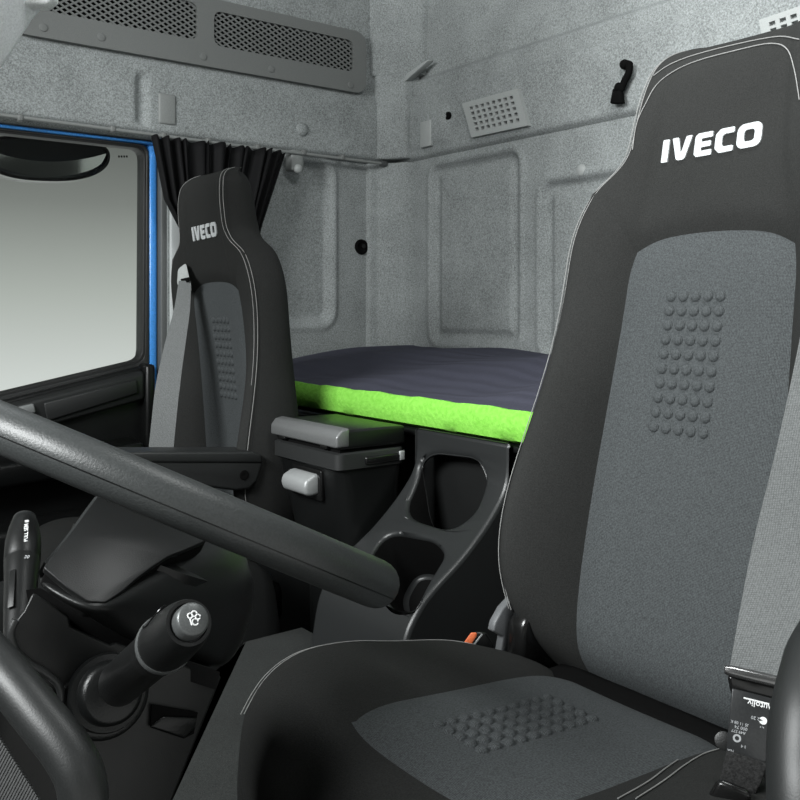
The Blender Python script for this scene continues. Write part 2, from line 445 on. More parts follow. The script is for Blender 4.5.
# ------------------------------------------------------------------ header vent panel with two mesh grilles
def header_vent():
    yb = side_y(1.3, .8)-.002
    t = thing('header_vent_panel', 'long grey vent panel with two black mesh grilles above the window', 'vent panel', (1.1, yb, .77))
    xa, xb, za, zb = .575, 1.640, .675, .868
    yf = yb-.022
    out = round_poly([Vector((x, 0, z)) for x, z in ((xa, za), (xb, za), (xb, zb), (xa, zb))], .045, 6)
    gr = [(.66, 1.068, .7425, .845), (1.118, 1.592, .738, .835)]
    bm = bmesh.new()
    edges = []
    def loop(pts, y):
        v = [bm.verts.new((p.x, y, p.z)) for p in pts]
        return v, [bm.edges.new((v[i], v[(i+1) % len(v)])) for i in range(len(v))]
    ov, oe = loop(out, yf)
    inner = []
    alle = list(oe)
    for a, b, c, d in gr:
        pl = round_poly([Vector((x, 0, z)) for x, z in ((a, c), (b, c), (b, d), (a, d))], .024, 5)
        v, e = loop(pl, yf); inner.append((v, pl)); alle += e
    bmesh.ops.triangle_fill(bm, edges=alle, use_beauty=True)
    obv = [bm.verts.new((p.x, yb, p.z)) for p in out]
    n = len(ov)
    for i in range(n): bm.faces.new((ov[i], ov[(i+1) % n], obv[(i+1) % n], obv[i]))
    for v, pl in inner:
        w = [bm.verts.new((p.x, yf+.014, p.z)) for p in pl]; n = len(v)
        for i in range(n): bm.faces.new((v[i], w[i], w[(i+1) % n], v[(i+1) % n]))
        bm.faces.new(w)
    vf = link('vent_frame', bm_me(bm, 'f'), 'vent', t, smooth=False)
    for (a, b, c, d), (v, pl) in zip(gr, inner and [(None, p) for _, p in inner]):
        # expanded mesh: two families of slanted wires clipped to the opening
        pl2 = [(p.x, p.z) for p in pl]
        m = bmesh.new()
        def clip(p, q):
            ts = []
            for i in range(len(pl2)):
                (x1, z1), (x2, z2) = pl2[i], pl2[(i+1) % len(pl2)]
                dx, dz = q[0]-p[0], q[1]-p[1]; ex, ez = x2-x1, z2-z1
                den = dx*ez-dz*ex
                if abs(den) < 1e-9: continue
                tt = ((x1-p[0])*ez-(z1-p[1])*ex)/den; uu = ((x1-p[0])*dz-(z1-p[1])*dx)/den
                if 0 <= uu <= 1 and 0 <= tt <= 1: ts.append(tt)
            return (min(ts), max(ts)) if len(ts) >= 2 else None
        pit = .0245; H = d-c+.02; c, d = c-.01, d+.01; sl = .62
        k = a-H/sl-pit
        while k < b+H/sl+pit:
            for sg in (1, -1):
                p = (k, c if sg > 0 else d); q = (k+H/sl, d if sg > 0 else c)
                r = clip(p, q)
                if r and (r[1]-r[0])*H > .004:
                    A = Vector((p[0]+(q[0]-p[0])*r[0], yf+.004+.002*(sg > 0), p[1]+(q[1]-p[1])*r[0]))
                    B = Vector((p[0]+(q[0]-p[0])*r[1], yf+.004+.002*(sg > 0), p[1]+(q[1]-p[1])*r[1]))
                    dr = (B-A).normalized(); nn = Vector((-dr.z, 0, dr.x))*.0022
                    add_prism(m, [A-nn, B-nn, B+nn, A+nn], (0, .003, 0))
            k += pit
        link('mesh_grille', bm_me(m, 'g'), 'vent', t, smooth=False, label='black mesh grille')
        prism('grille_backing', [Vector((p.x, yf+.0125, p.z)) for p in pl], (0, .001, 0), 'dark_hole', t, 0)
    for x, z in ((.655, .70), (.80, .702), (1.085, .70), (1.30, .70), (1.58, .695)):
        lathe('screw_cap', (x, yf+.001, z), (0, -1, 0), [(0, .011), (.003, .010), (.004, .006), (.0035, 0.0)], 'vent', vf, 18)
header_vent()

# ------------------------------------------------------------------ small fittings on the felt walls
def fittings():
    def onside(px, py, z=None):
        y = side_y(1.0, .56); return PY(px, py, y)
    p = onside(167, 110)
    tag(box('cover_plate', p+Vector((-.025, -.005, -.040)), p+Vector((.025, .006, .044)), 'plate', bevel=.006, seg=3, origin=p), 'grey rounded cover plate on the felt above the curtain', 'cover plate')
    p = onside(302, 129.5)
    tag(lathe('trim_button', p+Vector((0, .004, 0)), (0, -1, 0), [(0, .021), (.008, .020), (.012, .014), (.013, 0.0)], 'felt', None, 24, origin=p), 'round grey trim button on the felt right of the curtain', 'button')
    # bracket hook under the rail
    q = PY(297, 165, 2.33)
    t = thing('rail_hook', 'grey plastic hook bracket hanging under the curtain rail', 'hook', q)
    box('hook_plate', q+Vector((-.022, -.006, -.018)), q+Vector((.022, .035, .045)), 'plate', t, .006)
    lathe('hook_stud', q+Vector((.0, -.004, -.012)), (0, -1, -.1), [(0, .014), (.006, .013), (.009, .009), (.0095, 0)], 'vent_light', t, 18)
    # black plug on the side wall
    p = PY(361, 247, WY); p.y = side_y(p.x, p.z)
    t = thing('rubber_plug', 'round black rubber plug in the side wall above the bunk', 'plug', p)
    lathe('plug_rim', p+Vector((0, .004, 0)), (0, -1, 0), [(0, .025), (.010, .024), (.011, .018), (.0085, .016), (.008, 0)], 'dark_hole', t, 24)
    lathe('plug_button', p+Vector((.004, 0, .002)), (0, -1, 0), [(0, .008), (.010, .007), (.011, 0)], 'black_gloss', t, 16)
    # rear wall: pale strip, hole, mushroom cap
    p = PX(426, 134, rear_x(2.1, .56)); p.x = rear_x(p.y, p.z)
    tag(box('label_strip', p+Vector((-.004, -.026, -.040)), p+Vector((.01, .026, .040)), 'vent_light', bevel=.003, origin=p), 'pale grey upright blank strip near the rear corner', 'strip')
    p = PX(449, 116, rear_x(2.05, .6)); p.x = rear_x(p.y, p.z)
    tag(lathe('hole_plug', p+Vector((.004, 0, 0)), (-1, 0, 0), [(0, .013), (.006, .012), (.007, .009), (.0065, .008), (.006, 0)], 'dark_hole', None, 20, origin=p), 'small dark screw hole plug between pale strip and grille', 'plug')
    p = PX(581.5, 170.5, RX)
    tag(lathe('wall_plug', p+Vector((.006, 0, 0)), (-1, 0, 0), [(0, .017), (.009, .016), (.013, .011), (.014, 0)], 'vent_light', None, 20, origin=p), 'small round pale cap on rear wall above pressed panel', 'cap')
    # pocket flap near the corner above the ledge
    xa = rear_x(2.2, .70)-.004
    a = PX(391, 84, xa-.03); b = PX(405, 81, xa-.03); c = PX(428, 60, xa-.01); d = PX(424, 61, xa-.01)
    tag(prism('corner_flap', [a, b, c, d], (.03, 0, .004), 'vent_light', None, .004), 'thin pale slanted flap at the upper rear corner', 'flap')
    # square vents
    def vent(name_label, pts, nx, nz, group):
        t = thing('square_vent', name_label, 'vent', sum(pts, Vector())/4, group)
        a, b, c, d = pts           # bottom-left, bottom-right, top-right, top-left (on wall plane)
        def Q(s, r, o=0): 
            p = a*(1-s)*(1-r)+b*s*(1-r)+c*s*r+d*(1-s)*r
            return p+Vector((o, 0, 0))
        bm = bmesh.new()
        ss = [0]; rr = [0]
        m0, m1 = .09, .12
        for i in range(nx):
            w = (1-2*m0)/nx; ss += [m0+i*w+.22*w, m0+i*w+.80*w]
        for i in range(nz):
            w = (1-2*m1)/nz; rr += [m1+i*w+.2*w, m1+i*w+.80*w]
        ss.append(1); rr.append(1)
        V = [[bm.verts.new(Q(s, r, -.012)) for s in ss] for r in rr]
        for j in range(len(rr)-1):
            for i in range(len(ss)-1):
                if i % 2 == 1 and j % 2 == 1:
                    B = [bm.verts.new(v.co+Vector((.014, 0, 0))) for v in (V[j][i], V[j][i+1], V[j+1][i+1], V[j+1][i])]
                    F = (V[j][i], V[j][i+1], V[j+1][i+1], V[j+1][i])
                    for k in range(4): bm.faces.new((F[k], F[(k+1) % 4], B[(k+1) % 4], B[k]))
                else: bm.faces.new((V[j][i], V[j][i+1], V[j+1][i+1], V[j+1][i]))
        o = [V[0][i] for i in range(len(ss))]+[V[j][-1] for j in range(1, len(rr))]+[V[-1][i] for i in range(len(ss)-2, -1, -1)]+[V[j][0] for j in range(len(rr)-2, 0, -1)]
        ob = [bm.verts.new(v.co+Vector((.026, 0, 0))) for v in o]
        for k in range(len(o)): bm.faces.new((o[k], o[(k+1) % len(o)], ob[(k+1) % len(o)], ob[k]))
        link('vent_grid', bm_me(bm, 'v'), 'vent_light', t, smooth=False)
        prism('vent_backing', [Q(.03, .03, .003), Q(.97, .03, .003), Q(.97, .97, .003), Q(.03, .97, .003)], (.006, 0, 0), 'dark_hole', t, 0)
    xw = rear_x(1.7, .56)-.001
    vent('pale square grid vent on the rear wall between strip and coat strap', [PX(474.5, 138, xw), PX(531, 126, xw), PX(520.5, 89, xw), PX(465, 104, xw)], 8, 5, None)
    xw = rear_x(1.0, .60)-.001
    vent('pale grid vent partly hidden behind the front seat headrest', [PX(768, 56, xw), PX(850, 30, xw), PX(842, -6, xw), PX(762, 21, xw)], 6, 4, None)
    # coat strap
    p = PX(628, 70, rear_x(1.3, .6))
    t = thing('coat_strap', 'black strap hook hanging on the pale rear wall', 'strap hook', p)
    lathe('strap_base', p+Vector((.006, 0, 0)), (-1, 0, 0), [(0, .026), (.008, .024), (.012, .014), (.012, 0)], 'felt', t, 24)
    xs = p.x-.022
    r = [PX(*q, xs) for q in ((629.5, 63), (629, 72), (625, 80), (621, 90))]
    tube('strap_loop', smooth_path(r, 5), .0085, 'dark_hole', t, 10)
    lathe('strap_head', PX(629.5, 66, xs+.02), (-1, .1, .1), [(0, .012), (.02, .012), (.026, .008), (.027, 0)], 'dark_hole', t, 14)
    lathe('strap_knot', PX(621, 88, xs+.006), (-1, 0, 0), [(-.01, .005), (0, .013), (.012, .012), (.018, .005), (.0185, 0)], 'dark_hole', t, 14)
    e = [PX(*q, xs+.008) for q in ((616.5, 89), (624, 90), (626, 104), (613.5, 104.5))]
    prism('strap_tab', e, (-.016, 0, 0), 'dark_hole', t, .004)
fittings()

# ------------------------------------------------------------------ overhead shelf corner with lamp
def overhead():
    p = [PD(-90, 165, 1.30), PD(0, 75, 1.30), PD(34, 24, 1.32), PD(55, 0, 1.33), PD(130, -90, 1.36), PD(120, -260, 1.5), PD(-150, -260, 1.4)]
    t = thing('overhead_shelf', 'pale felt underside corner of the overhead shelf at top left', 'overhead shelf', p[2])
    prism('shelf_body', p, Vector((-.10, -.12, .07)), 'felt_lit', t, .012, seg=3)
    c = [PD(-20, -12, 1.285), PD(4, 3.5, 1.285), PD(46, 3.5, 1.285), PD(54, -3, 1.285), PD(56, -30, 1.285), PD(-20, -40, 1.285)]
    prism('lamp_cover', c, Vector((.012, .018, -.004)), 'white', t, .003, label='white lamp cover')
overhead()

# ------------------------------------------------------------------ curtain and rail
def curtain():
    yr = 2.322
    t = thing('curtain_rail', 'thin grey curtain rail running under the felt ledge', 'curtain rail', (1.2, yr, .462))
    tube('rail', [(-.1, yr, .470), (.6, yr, .468), (1.20, yr, .463), (1.70, yr, .462)], .0050, 'plate', t, 10)
    for x in (.60, .83, .97, 1.10, 1.255, 1.41, 1.55):
        box('rail_clip', (x-.007, yr-.006, .459), (x+.007, yr+.02, .475), 'vent', t, .003)
    lathe('rail_end', (1.695, yr, .462), (1, 0, 0), [(0, .010), (.02, .010), (.022, .006), (.022, 0)], 'dark_metal', t, 14)
    # gliders
    # cloth: a gathered sheet, top spread along the rail, drawn together behind the seat
    NU, NV = 220, 40
    vs = []; fs = []
    rnd = random.Random(3)
    ph = [rnd.uniform(-.6, .6) for _ in range(40)]
    for j in range(NV+1):
        v = j/NV
        z = .456-v*.95
        # left and right border of the cloth at this height
        xl = interp([(0, .924), (.175, .958), (.31, 1.03), (.5, 1.08), (1, 1.10)], v)
        xr = interp([(0, 1.335), (.10, 1.30), (.24, 1.25), (.5, 1.21), (1, 1.20)], v)
        for i in range(NU+1):
            u = i/NU
            uu = u+.018*math.sin(9*u*math.pi+1.2)*(1-u)*u*4
            a = 2*math.pi*13*uu+ph[int(u*39)]*0
            amp = .024+.010*math.sin(17*u)
            amp *= .75+.5*v
            x = xl+(xr-xl)*u + .012*math.sin(a*.5+2*v)*(1-abs(2*u-1))
            y = 2.305 - amp*(.5+.5*math.sin(a+1.4*v*math.sin(7*u))) - .004*math.sin(31*u+6*v) + .015*(v > .3)*(v-.3)
            vs.append((x, y, z+.004*math.sin(a)*(v < .02)))
    w = NU+1
    for j in range(NV):
        for i in range(NU): fs.append((j*w+i, j*w+i+1, (j+1)*w+i+1, (j+1)*w+i))
    o = mesh_o('curtain', vs, fs, 'curtain', None, origin=(1.15, 2.30, .456))
    s = o.modifiers.new('thick', 'SOLIDIFY'); s.thickness = .0015
    tag(o, 'black gathered curtain hanging from the rail behind the far seat', 'curtain')
curtain()

# ------------------------------------------------------------------ bunk
def bunk():
    t = thing('bunk_mattress', 'bunk mattress with dark navy quilted top and lime green front', 'mattress', (1.4, 1.4, -.22))
    y0, y1 = .12, 2.26
    xf = 1.05
    def top(x, y):
        z = -.166+.047*ease(1.05, 1.6, x)
        z += .006*math.sin(13*y+5*x)*ease(1.07, 1.15, x) + .004*math.sin(31*y-8*x)*ease(1.07, 1.2, x)*(.5+.5*math.sin(5*y+2))
        return z
    NX, NY = 40, 120
    vs = []; fs = []
    for j in range(NX+1):
        x = xf+(1.775-xf)*j/NX
        for i in range(NY+1):
            y = y0+(y1-y0)*i/NY
            z = top(x, y)
            if j == 0: z -= .004
            vs.append(Vector((x, y, z)))
    w = NY+1
    for j in range(NX):
        for i in range(NY): fs.append((j*w+i, j*w+i+1, (j+1)*w+i+1, (j+1)*w+i))
    edge = [i for i in range(NY)]+[j*w+NY for j in range(NX)]+[NX*w+i for i in range(NY, 0, -1)]+[j*w for j in range(NX, 0, -1)]
    bk = []
    for e in edge: bk.append(len(vs)); vs.append(Vector((vs[e].x, vs[e].y, vs[e].z-.02)))
    m = len(edge)
    for k in range(m): fs.append((edge[k], bk[k], bk[(k+1) % m], edge[(k+1) % m]))
    fs.append(tuple(bk[::-1]))
    mesh_o('quilted_top', vs, fs, 'quilt', t)
    # green border: front board with soft profile
    rings = []
    for i in range(NY+1):
        y = y0+(y1-y0)*i/NY
        z = top(xf, y)
        k = .0025*math.sin(40*y)+.0015*math.sin(97*y)
        rings.append([Vector(p) for p in ((xf+.6, y, z-.02), (xf+.02, y, z-.004), (xf-.002, y, z-.001+k*.5), (xf-.012, y, z-.014), (xf-.014+k*.4, y, z-.035), (xf-.010, y, -.217), (xf+.004, y, -.223), (xf+.6, y, -.223))])
    loft('green_border', rings, 'green', t)
    b = thing('bunk_box', 'black bunk base box beneath the green mattress border', 'bunk base', (1.4, 1.4, ZF))
    box('base_panel', (1.075, .12, ZF+.001), (1.775, 2.26, -.232), 'black_soft', b, .008)
    box('top_lip', (1.04, .12, -.238), (1.775, 2.26, -.226), 'black', b, .004)
bunk()

# ------------------------------------------------------------------ storage box
def storage_box():
    t = thing('storage_box', 'black lidded storage box with silver latch between far seat and cup holder', 'storage box', (.95, 1.43, ZF))
    ya, yb = 1.315, 1.547
    xa, xb = .868, 1.016
    def sec(x0, x1, y_0, y_1, z, r=.014):
        return [Vector((x, y, z)) for x, y in [((x0+x1)/2+p, (y_0+y_1)/2+q) for p, q in rrect(x1-x0, y_1-y_0, r, 4)]]
    # lid: chamfered silver front edge
    prof = [(xa+.004, -.246), (xa, -.243), (xa, -.226), (xa+.020, -.213), (xb, -.216), (xb, -.250), (xa+.004, -.250)]
    prism('lid', [(x, ya, z) for x, z in [(xa+.022, -.2155), (xb, -.2165), (xb, -.2505), (xa+.004, -.2495), (xa+.002, -.240)]], (0, yb-ya, 0), 'black', t, .005, seg=3)
    prism('lid_front_trim', [(xa-.004, ya-.001, z) if i == 0 else p for i, (p, z) in enumerate([((xa-.004, ya-.001, -.2455), -.2455), ((xa-.004, ya-.001, -.226), 0), ((xa+.006, ya-.001, -.2145), 0), ((xa+.024, ya-.001, -.2115), 0), ((xa+.024, ya-.001, -.2455), 0)])], (0, yb-ya+.002, 0), 'trim_metal', t, .004, seg=3, label='grey metallic strip along lid front')
    loft('rim', [sec(xa+.004, xb, ya+.003, yb-.003, -.2555), sec(xa-.001, xb, ya, yb, -.258), sec(xa-.001, xb, ya, yb, -.285), sec(xa+.004, xb, ya+.004, yb-.004, -.288)], 'charcoal', t)
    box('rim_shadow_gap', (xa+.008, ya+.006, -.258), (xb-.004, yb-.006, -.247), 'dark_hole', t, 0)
    box('hinge_pin', (xa-.002, 1.497, -.2505), (xa+.01, 1.520, -.245), 'black_gloss', t, .001)
    box('hinge_pin', (xa-.002, 1.350, -.2505), (xa+.01, 1.372, -.245), 'black_gloss', t, .001)
    loft('body', [sec(xa+.006, xb, ya+.004, yb-.005, -.2865, .02), sec(xa+.012, xb, ya+.004, yb-.012, -.34, .03), sec(xa+.024, xb, ya+.002, yb-.022, -.42, .035), sec(xa+.045, xb-.01, ya, yb-.034, -.52, .04), sec(xa+.05, xb-.02, ya, yb-.04, ZF+.001, .04)], 'black', t)
    # side grip recess on the rim
    p = box('side_grip', (.925, ya-.004, -.280), (1.012, ya+.004, -.266), 'black_gloss', t, .003)
    box('grip_catch', (1.000, ya-.005, -.2795), (1.012, ya, -.262), 'silver', t, .002, label='silver catch')
    # silver latch
    yl0, yl1 = 1.385, 1.472
    pr = [(xa+.010, -.300), (xa-.006, -.302), (xa-.022, -.310), (xa-.026, -.322), (xa-.022, -.336), (xa-.012, -.340), (xa+.010, -.338)]
    prism('latch', [(x, yl0, z) for x, z in pr], (0, yl1-yl0, 0), 'silver', t, .006, seg=3, label='silver latch')
    box('latch_recess', (xa+.002, yl0-.010, -.350), (xa+.012, yl1+.006, -.293), 'black_gloss', t, .003)
storage_box()

# ------------------------------------------------------------------ cup holder console
def console():
    t = thing('cup_console', 'black console with two deep rounded cup holders beside the driver seat', 'console', (.95, 1.18, -.60))
    prof = smooth_path([(1.030, 0, -.221), (1.026, 0, -.285), (.994, 0, -.332), (.935, 0, -.385), (.872, 0, -.427), (.838, 0, -.458), (.815, 0, -.50), (.800, 0, -.583)], 5)
    ya, yb = 1.056, 1.302
    pts = [Vector((p.x, ya, p.z)) for p in prof]+[Vector((1.036, ya, -.583)), Vector((1.036, ya, -.221))]
    bm = bmesh.new(); add_prism(bm, pts, (0, yb-ya, 0))
    body = link('console_body', bm_me(bm, 'c'), 'black_console', None)
    cut = []
    bv = BVHTree.FromPolygons([v.co.copy() for v in body.data.vertices], [tuple(p.vertices) for p in body.data.polygons])
    def hole(pix, ex):
        pr = []
        for q in round_poly([Vector((a, b, 0)) for a, b in pix], 18, 6):
            r = ray(q.x, q.y); h = bv.ray_cast(Vector((0, 0, 0)), r.normalized())
            pr.append(h[0] if h[0] else r*1.45)
        bmh = bmesh.new(); ce = sum(pr, Vector())/len(pr)
        a = [bmh.verts.new(p - ex*.04) for p in pr]; b = [bmh.verts.new(p + ex*.11 - (p-ce)*.10) for p in pr]
        n = len(a)
        bmh.faces.new(a); bmh.faces.new(b[::-1])
        for i in range(n): bmh.faces.new((a[i], b[i], b[(i+1) % n], a[(i+1) % n]))
        return link('cut', bm_me(bmh, 'h'), 'dark_hole', None)
    up = [(424, 450), (478, 456), (488, 478), (476, 514), (449, 532), (401, 517)]
    lo = [(385, 530), (434, 539), (446, 553), (414, 612), (394, 612), (362, 566)]
    c1 = hole(up, Vector((.80, 0, -.60)).normalized())
    c2 = hole(lo, Vector((.66, 0, -.75)).normalized())
    for c in (c1, c2):
        md = body.modifiers.new('b', 'BOOLEAN'); md.operation = 'DIFFERENCE'; md.object = c; md.solver = 'EXACT'; md.material_mode = 'TRANSFER'
    bake(body)
    for c in (c1, c2): bpy.data.objects.remove(c)
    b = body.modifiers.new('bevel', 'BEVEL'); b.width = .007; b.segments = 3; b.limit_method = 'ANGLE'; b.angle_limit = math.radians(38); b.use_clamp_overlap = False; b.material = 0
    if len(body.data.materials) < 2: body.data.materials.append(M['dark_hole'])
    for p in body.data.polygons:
        p.material_index = 1 if bv.find_nearest(p.center)[3] > .006 else 0  # cavity faces blackened, painting the shade inside the cup holders
    body.data.transform(Matrix.Translation(-t.location)); body.parent = t
    
    
console()

# ------------------------------------------------------------------ engine tunnel, tray
def tunnel():
    t = thing('engine_cover', 'charcoal carpeted engine cover between steering column and driver seat', 'engine cover', (.7, 1.3, ZF))
    ZT = -.585
    a = PZ(120, 900, ZT); b = PZ(165, 800, ZT); c = PZ(243, 641, ZT); d = PZ(300, 628, ZT); e = PZ(362, 619, ZT)
    pts = [a, b, c, Vector((.862, 1.425, ZT)), Vector((.862, 1.312, ZT)), Vector((1.035, 1.312, ZT)), Vector((1.035, .905, ZT)), Vector((.2, .905, ZT))]
    pts = [Vector((p.x, p.y, ZT)) for p in pts]
    prism('carpet_top', pts, (0, 0, ZF-ZT+.002), 'carpet', t, .006, seg=2)
    # dark tray / dash extension beyond the carpet
    t2 = thing('centre_tray', 'dark rounded tray moulding under the steering wheel rim beside the carpet', 'tray', (.7, 1.45, ZF))
    rings = []
    for s, x in ((0, .10), (.1, .14), (.5, .45), (.8, .70), (.93, .80), (1, .83)):
        zt = -.47+.07*math.sin(math.pi*min(1, s*1.05)) if s < 1 else -.50
        w = .041*(.9+.1*math.sin(math.pi*s))
        yc = 1.469
        rings.append([Vector((x, yc+q*w/.19, ZF+.002+(zt-ZF)*h)) for q, h in ((-.20, 0), (-.20, .55), (-.175, .9), (-.12, 1), (.12, 1), (.175, .93), (.2, .6), (.2, 0))])
    loft('tray_body', rings, 'matte_black', t2, sub=1)
tunnel()

# ------------------------------------------------------------------ seats
def letters():
    """IVECO as flat polygons in unit height; returns list of (outer, inner or None)"""
    out = []
    def add(pts, x0, sx=1.0): return [(x0+p[0]*sx, p[1]) for p in pts]
    st = .27; x = 0
    L = []
    rr = lambda pts, r: [(p.x, p.y) for p in round_poly([Vector((a, b, 0)) for a, b in pts], r, 3)]
    L.append((rr([(0, 0), (.30, 0), (.30, 1), (0, 1)], .05), None, .30))
    L.append((rr([(0, 1), (.30, 1), (.45, .36), (.50, .36), (.66, 1), (.95, 1), (.68, .06), (.60, 0), (.34, 0), (.26, .06)], .05), None, .95))
    L.append((rr([(.12, 0), (.80, 0), (.80, .24), (.31, .24), (.31, .385), (.74, .385), (.74, .615), (.31, .615), (.31, .76), (.80, .76), (.80, 1), (.12, 1), (0, .88), (0, .12)], .04), None, .80))
    L.append((rr([(.20, 0), (.82, 0), (.82, .24), (.40, .24), (.31, .32), (.31, .68), (.40, .76), (.82, .76), (.82, 1), (.20, 1), (0, .80), (0, .20)], .06), None, .82))
    o = [(p[0]+.53, p[1]+.5) for p in rrect(1.06, 1.0, .30, 6)]; i = [(p[0]+.53, p[1]+.5) for p in rrect(.44, .48, .13, 6)]
    L.append((o, i, 1.06))
    x = 0; res = []
    for a, b, w in L:
        res.append(([(p[0]+x, p[1]) for p in a], [(p[0]+x, p[1]) for p in b] if b else None)); x += w+.14
    return res, x-.14
def seat(name, label, base, ang, cb, belt_side, bump_q=0.0, hk=1.0, wk=1.0, lq=.078, dk=.86, alt=False):
    bx, by, bz = base
    sa, ca = math.sin(ang), math.cos(ang)
    t = thing(name, label, 'seat', (cb[0]-.2, cb[1], ZF))
    def mp(q, h, f): return Vector((bx+h*sa-f*ca, by+q, bz+h*ca+f*sa))
    fwd = Vector((-ca, 0, sa)); upv = Vector((sa, 0, ca))
    #        h     si    tf     bol    tb
    rows = [(-.008, .100, -.030, .004, -.075), (.014, .108, -.008, .016, -.092), (.048, .113, .000, .044, -.100), (.10, .118, .0, .070, -.104), (.18, .123, -.003, .076, -.105),
            (.28, .123, -.005, .060, -.105), (.38, .119, -.003, .042, -.104), (.46, .115, .000, .034, -.102), (.505, .115, .003, .031, -.100),
            (.54, .108, .006, .022, -.098),      # seam row: top of the centre panel
            (.560, .104, .009, .018, -.097), (.580, .100, .011, .014, -.096), (.605, .094, .013, .011, -.095), (.635, .088, .016, .009, -.094), (.68, .086, .018, .006, -.090), (.725, .084, .019, .004, -.086), (.770, .080, .016, .0, -.082),
            (.795, .074, .008, .0, -.074), (.811, .066, -.010, .0, -.060), (.816, .052, -.030, .0, -.046)]
    rows = [(h_ if h_ < .70 else .70+(h_-.70)*hk, *o_) for h_, *o_ in rows]
    SEAM = 9
    wt = [(-.05, .135), (0, .158), (.03, .184), (.07, .205), (.14, .217), (.22, .215), (.30, .207), (.40, .198), (.48, .201), (.53, .207), (.57, .206), (.592, .198), (.610, .180), (.625, .158), (.64, .140), (.66, .1295), (.70, .1275), (.74, .126), (.77, .123), (.79, .117), (.806, .104), (.818, .082)]
    off = [0, 0, 0, 0, 0, 0, .004, .016, .040, .066, .062, .056, .045, .027, .006, 0, 0, 0, 0, 0]
    bb = [(.18, .30), (.38, .64), (.58, .90), (.76, 1.0), (.90, .84), (1.0, .42)]
    half = []
    for r, (h, si, tf, bol, tb) in enumerate(rows):
        tb = tb*dk
        if alt: bol *= interp([(.1, 1.25), (.25, 1.1), (.38, .6), (.46, .35), (.6, .5)], h)
        row = []
        ho = h+off[r]
        W = interp(wt, ho)
        if alt: W += .004*ease(.25, .42, ho)*(1-ease(.52, .60, ho))
        if h > .70: W = interp(wt, .70+(h-.70)/hk)
        if ho > .60: W *= 1-(1-wk)*ease(.60, .64, ho)
        for j in range(6):
            s = j/5
            hh = h + .010*off[r]/.066*(1-s*s) - .012*off[r]/.066*(s**6)
            f = tf + .006*s*s*(1 if r < SEAM else .3) - (0 if r > SEAM else .0)
            row.append((si*s, hh, f))
        for b, k in bb:
            q = si+(W-si)*b
            hh = h + off[r]*min(1, b*1.25) - .012*off[r]/.066*max(0, 1-b*4)
            row.append((q, hh, tf+.006+bol*k-.014*max(0, b-.9)/.1))
        fe = row[-1][2]
        row.append((W+.004, ho, fe-.022)); row.append((W+.003, ho, tb+.026)); row.append((W-.010, ho, tb+.006)); row.append((W*.72, h+off[r]*.6, tb-.004)); row.append((W*.35, h, tb-.010)); row.append((0, h, tb-.012))
        half.append(row)
    NH = len(half[0])       # 0..NH-1
    ring_idx = [(i, 1) for i in range(NH)]+[(i, -1) for i in range(NH-2, 0, -1)]
    NR = len(ring_idx)
    P = [[mp(half[r][i][0]*sg, half[r][i][1], half[r][i][2]) for i, sg in ring_idx] for r in range(len(rows))]
    # seam groove
    for r in range(len(rows)):
        for c, (i, sg) in enumerate(ring_idx):
            if (i == 5 and r <= SEAM) or (i <= 5 and r == SEAM): P[r][c] = P[r][c]-fwd*.007
            if i == 10 and r > 0: P[r][c] = P[r][c]-fwd*.0015
    def cls(r, c):
        i = ring_idx[c][0]; j = ring_idx[(c+1) % NR][0]; lo_ = min(i, j); sg = ring_idx[c][1] if i else ring_idx[(c+1) % NR][1]
        if lo_ >= 10: return 'backrest_cover'
        if r >= SEAM: return 'headrest_panel'
        if lo_ < 5: return 'centre_panel'
        return 'bolster+' if (ring_idx[c][1] == 1 and c < NH-1) else 'bolster-'
    groups = {}
    for r in range(len(rows)-1):
        for c in range(NR): groups.setdefault(cls(r, c), []).append((r, c))
    obs = {}
    for g, fl in groups.items():
        bm = bmesh.new(); cache = {}; cl = bm.verts.layers.float.new('crease_vert')
        def V(r, c):
            c %= NR
            if (r, c) not in cache:
                cache[(r, c)] = bm.verts.new(P[r][c])
                if r == SEAM and ring_idx[c][0] in (5, 10): cache[(r, c)][cl] = 1
            return cache[(r, c)]
        for r, c in fl: bm.faces.new((V(r, c), V(r, c+1), V(r+1, c+1), V(r+1, c)))
        if g == 'backrest_cover':
            bm.faces.new([bm.verts.new(p) for p in P[0]])
        if g == 'headrest_panel':
            top = len(rows)-1
            ce = bm.verts.new(sum((P[top][c] for c in range(NR)), Vector())/NR+upv*.002)
            for c in range(NR): bm.faces.new((V(top, c), V(top, c+1), ce))
        bmesh.ops.remove_doubles(bm, verts=bm.verts[:], dist=1e-6)
        mat = {'centre_panel': 'insert', 'backrest_cover': 'seat_back'}.get(g, 'seat')
        o = link(g.rstrip('+-'), bm_me(bm, g), mat, t, sub=2)
        if g == 'centre_panel': o['label'] = 'woven grey centre panel'
        bake(o); obs[g] = o
    # raised dots on the centre panel (part of its cloth)
    rl = wloc(t)
    def bvh_of(o):
        return BVHTree.FromPolygons([v.co+rl for v in o.data.vertices], [tuple(p.vertices) for p in o.data.polygons])
    cp = obs['centre_panel']; bv = bvh_of(cp)
    bm = bmesh.new(); bm.from_mesh(cp.data)
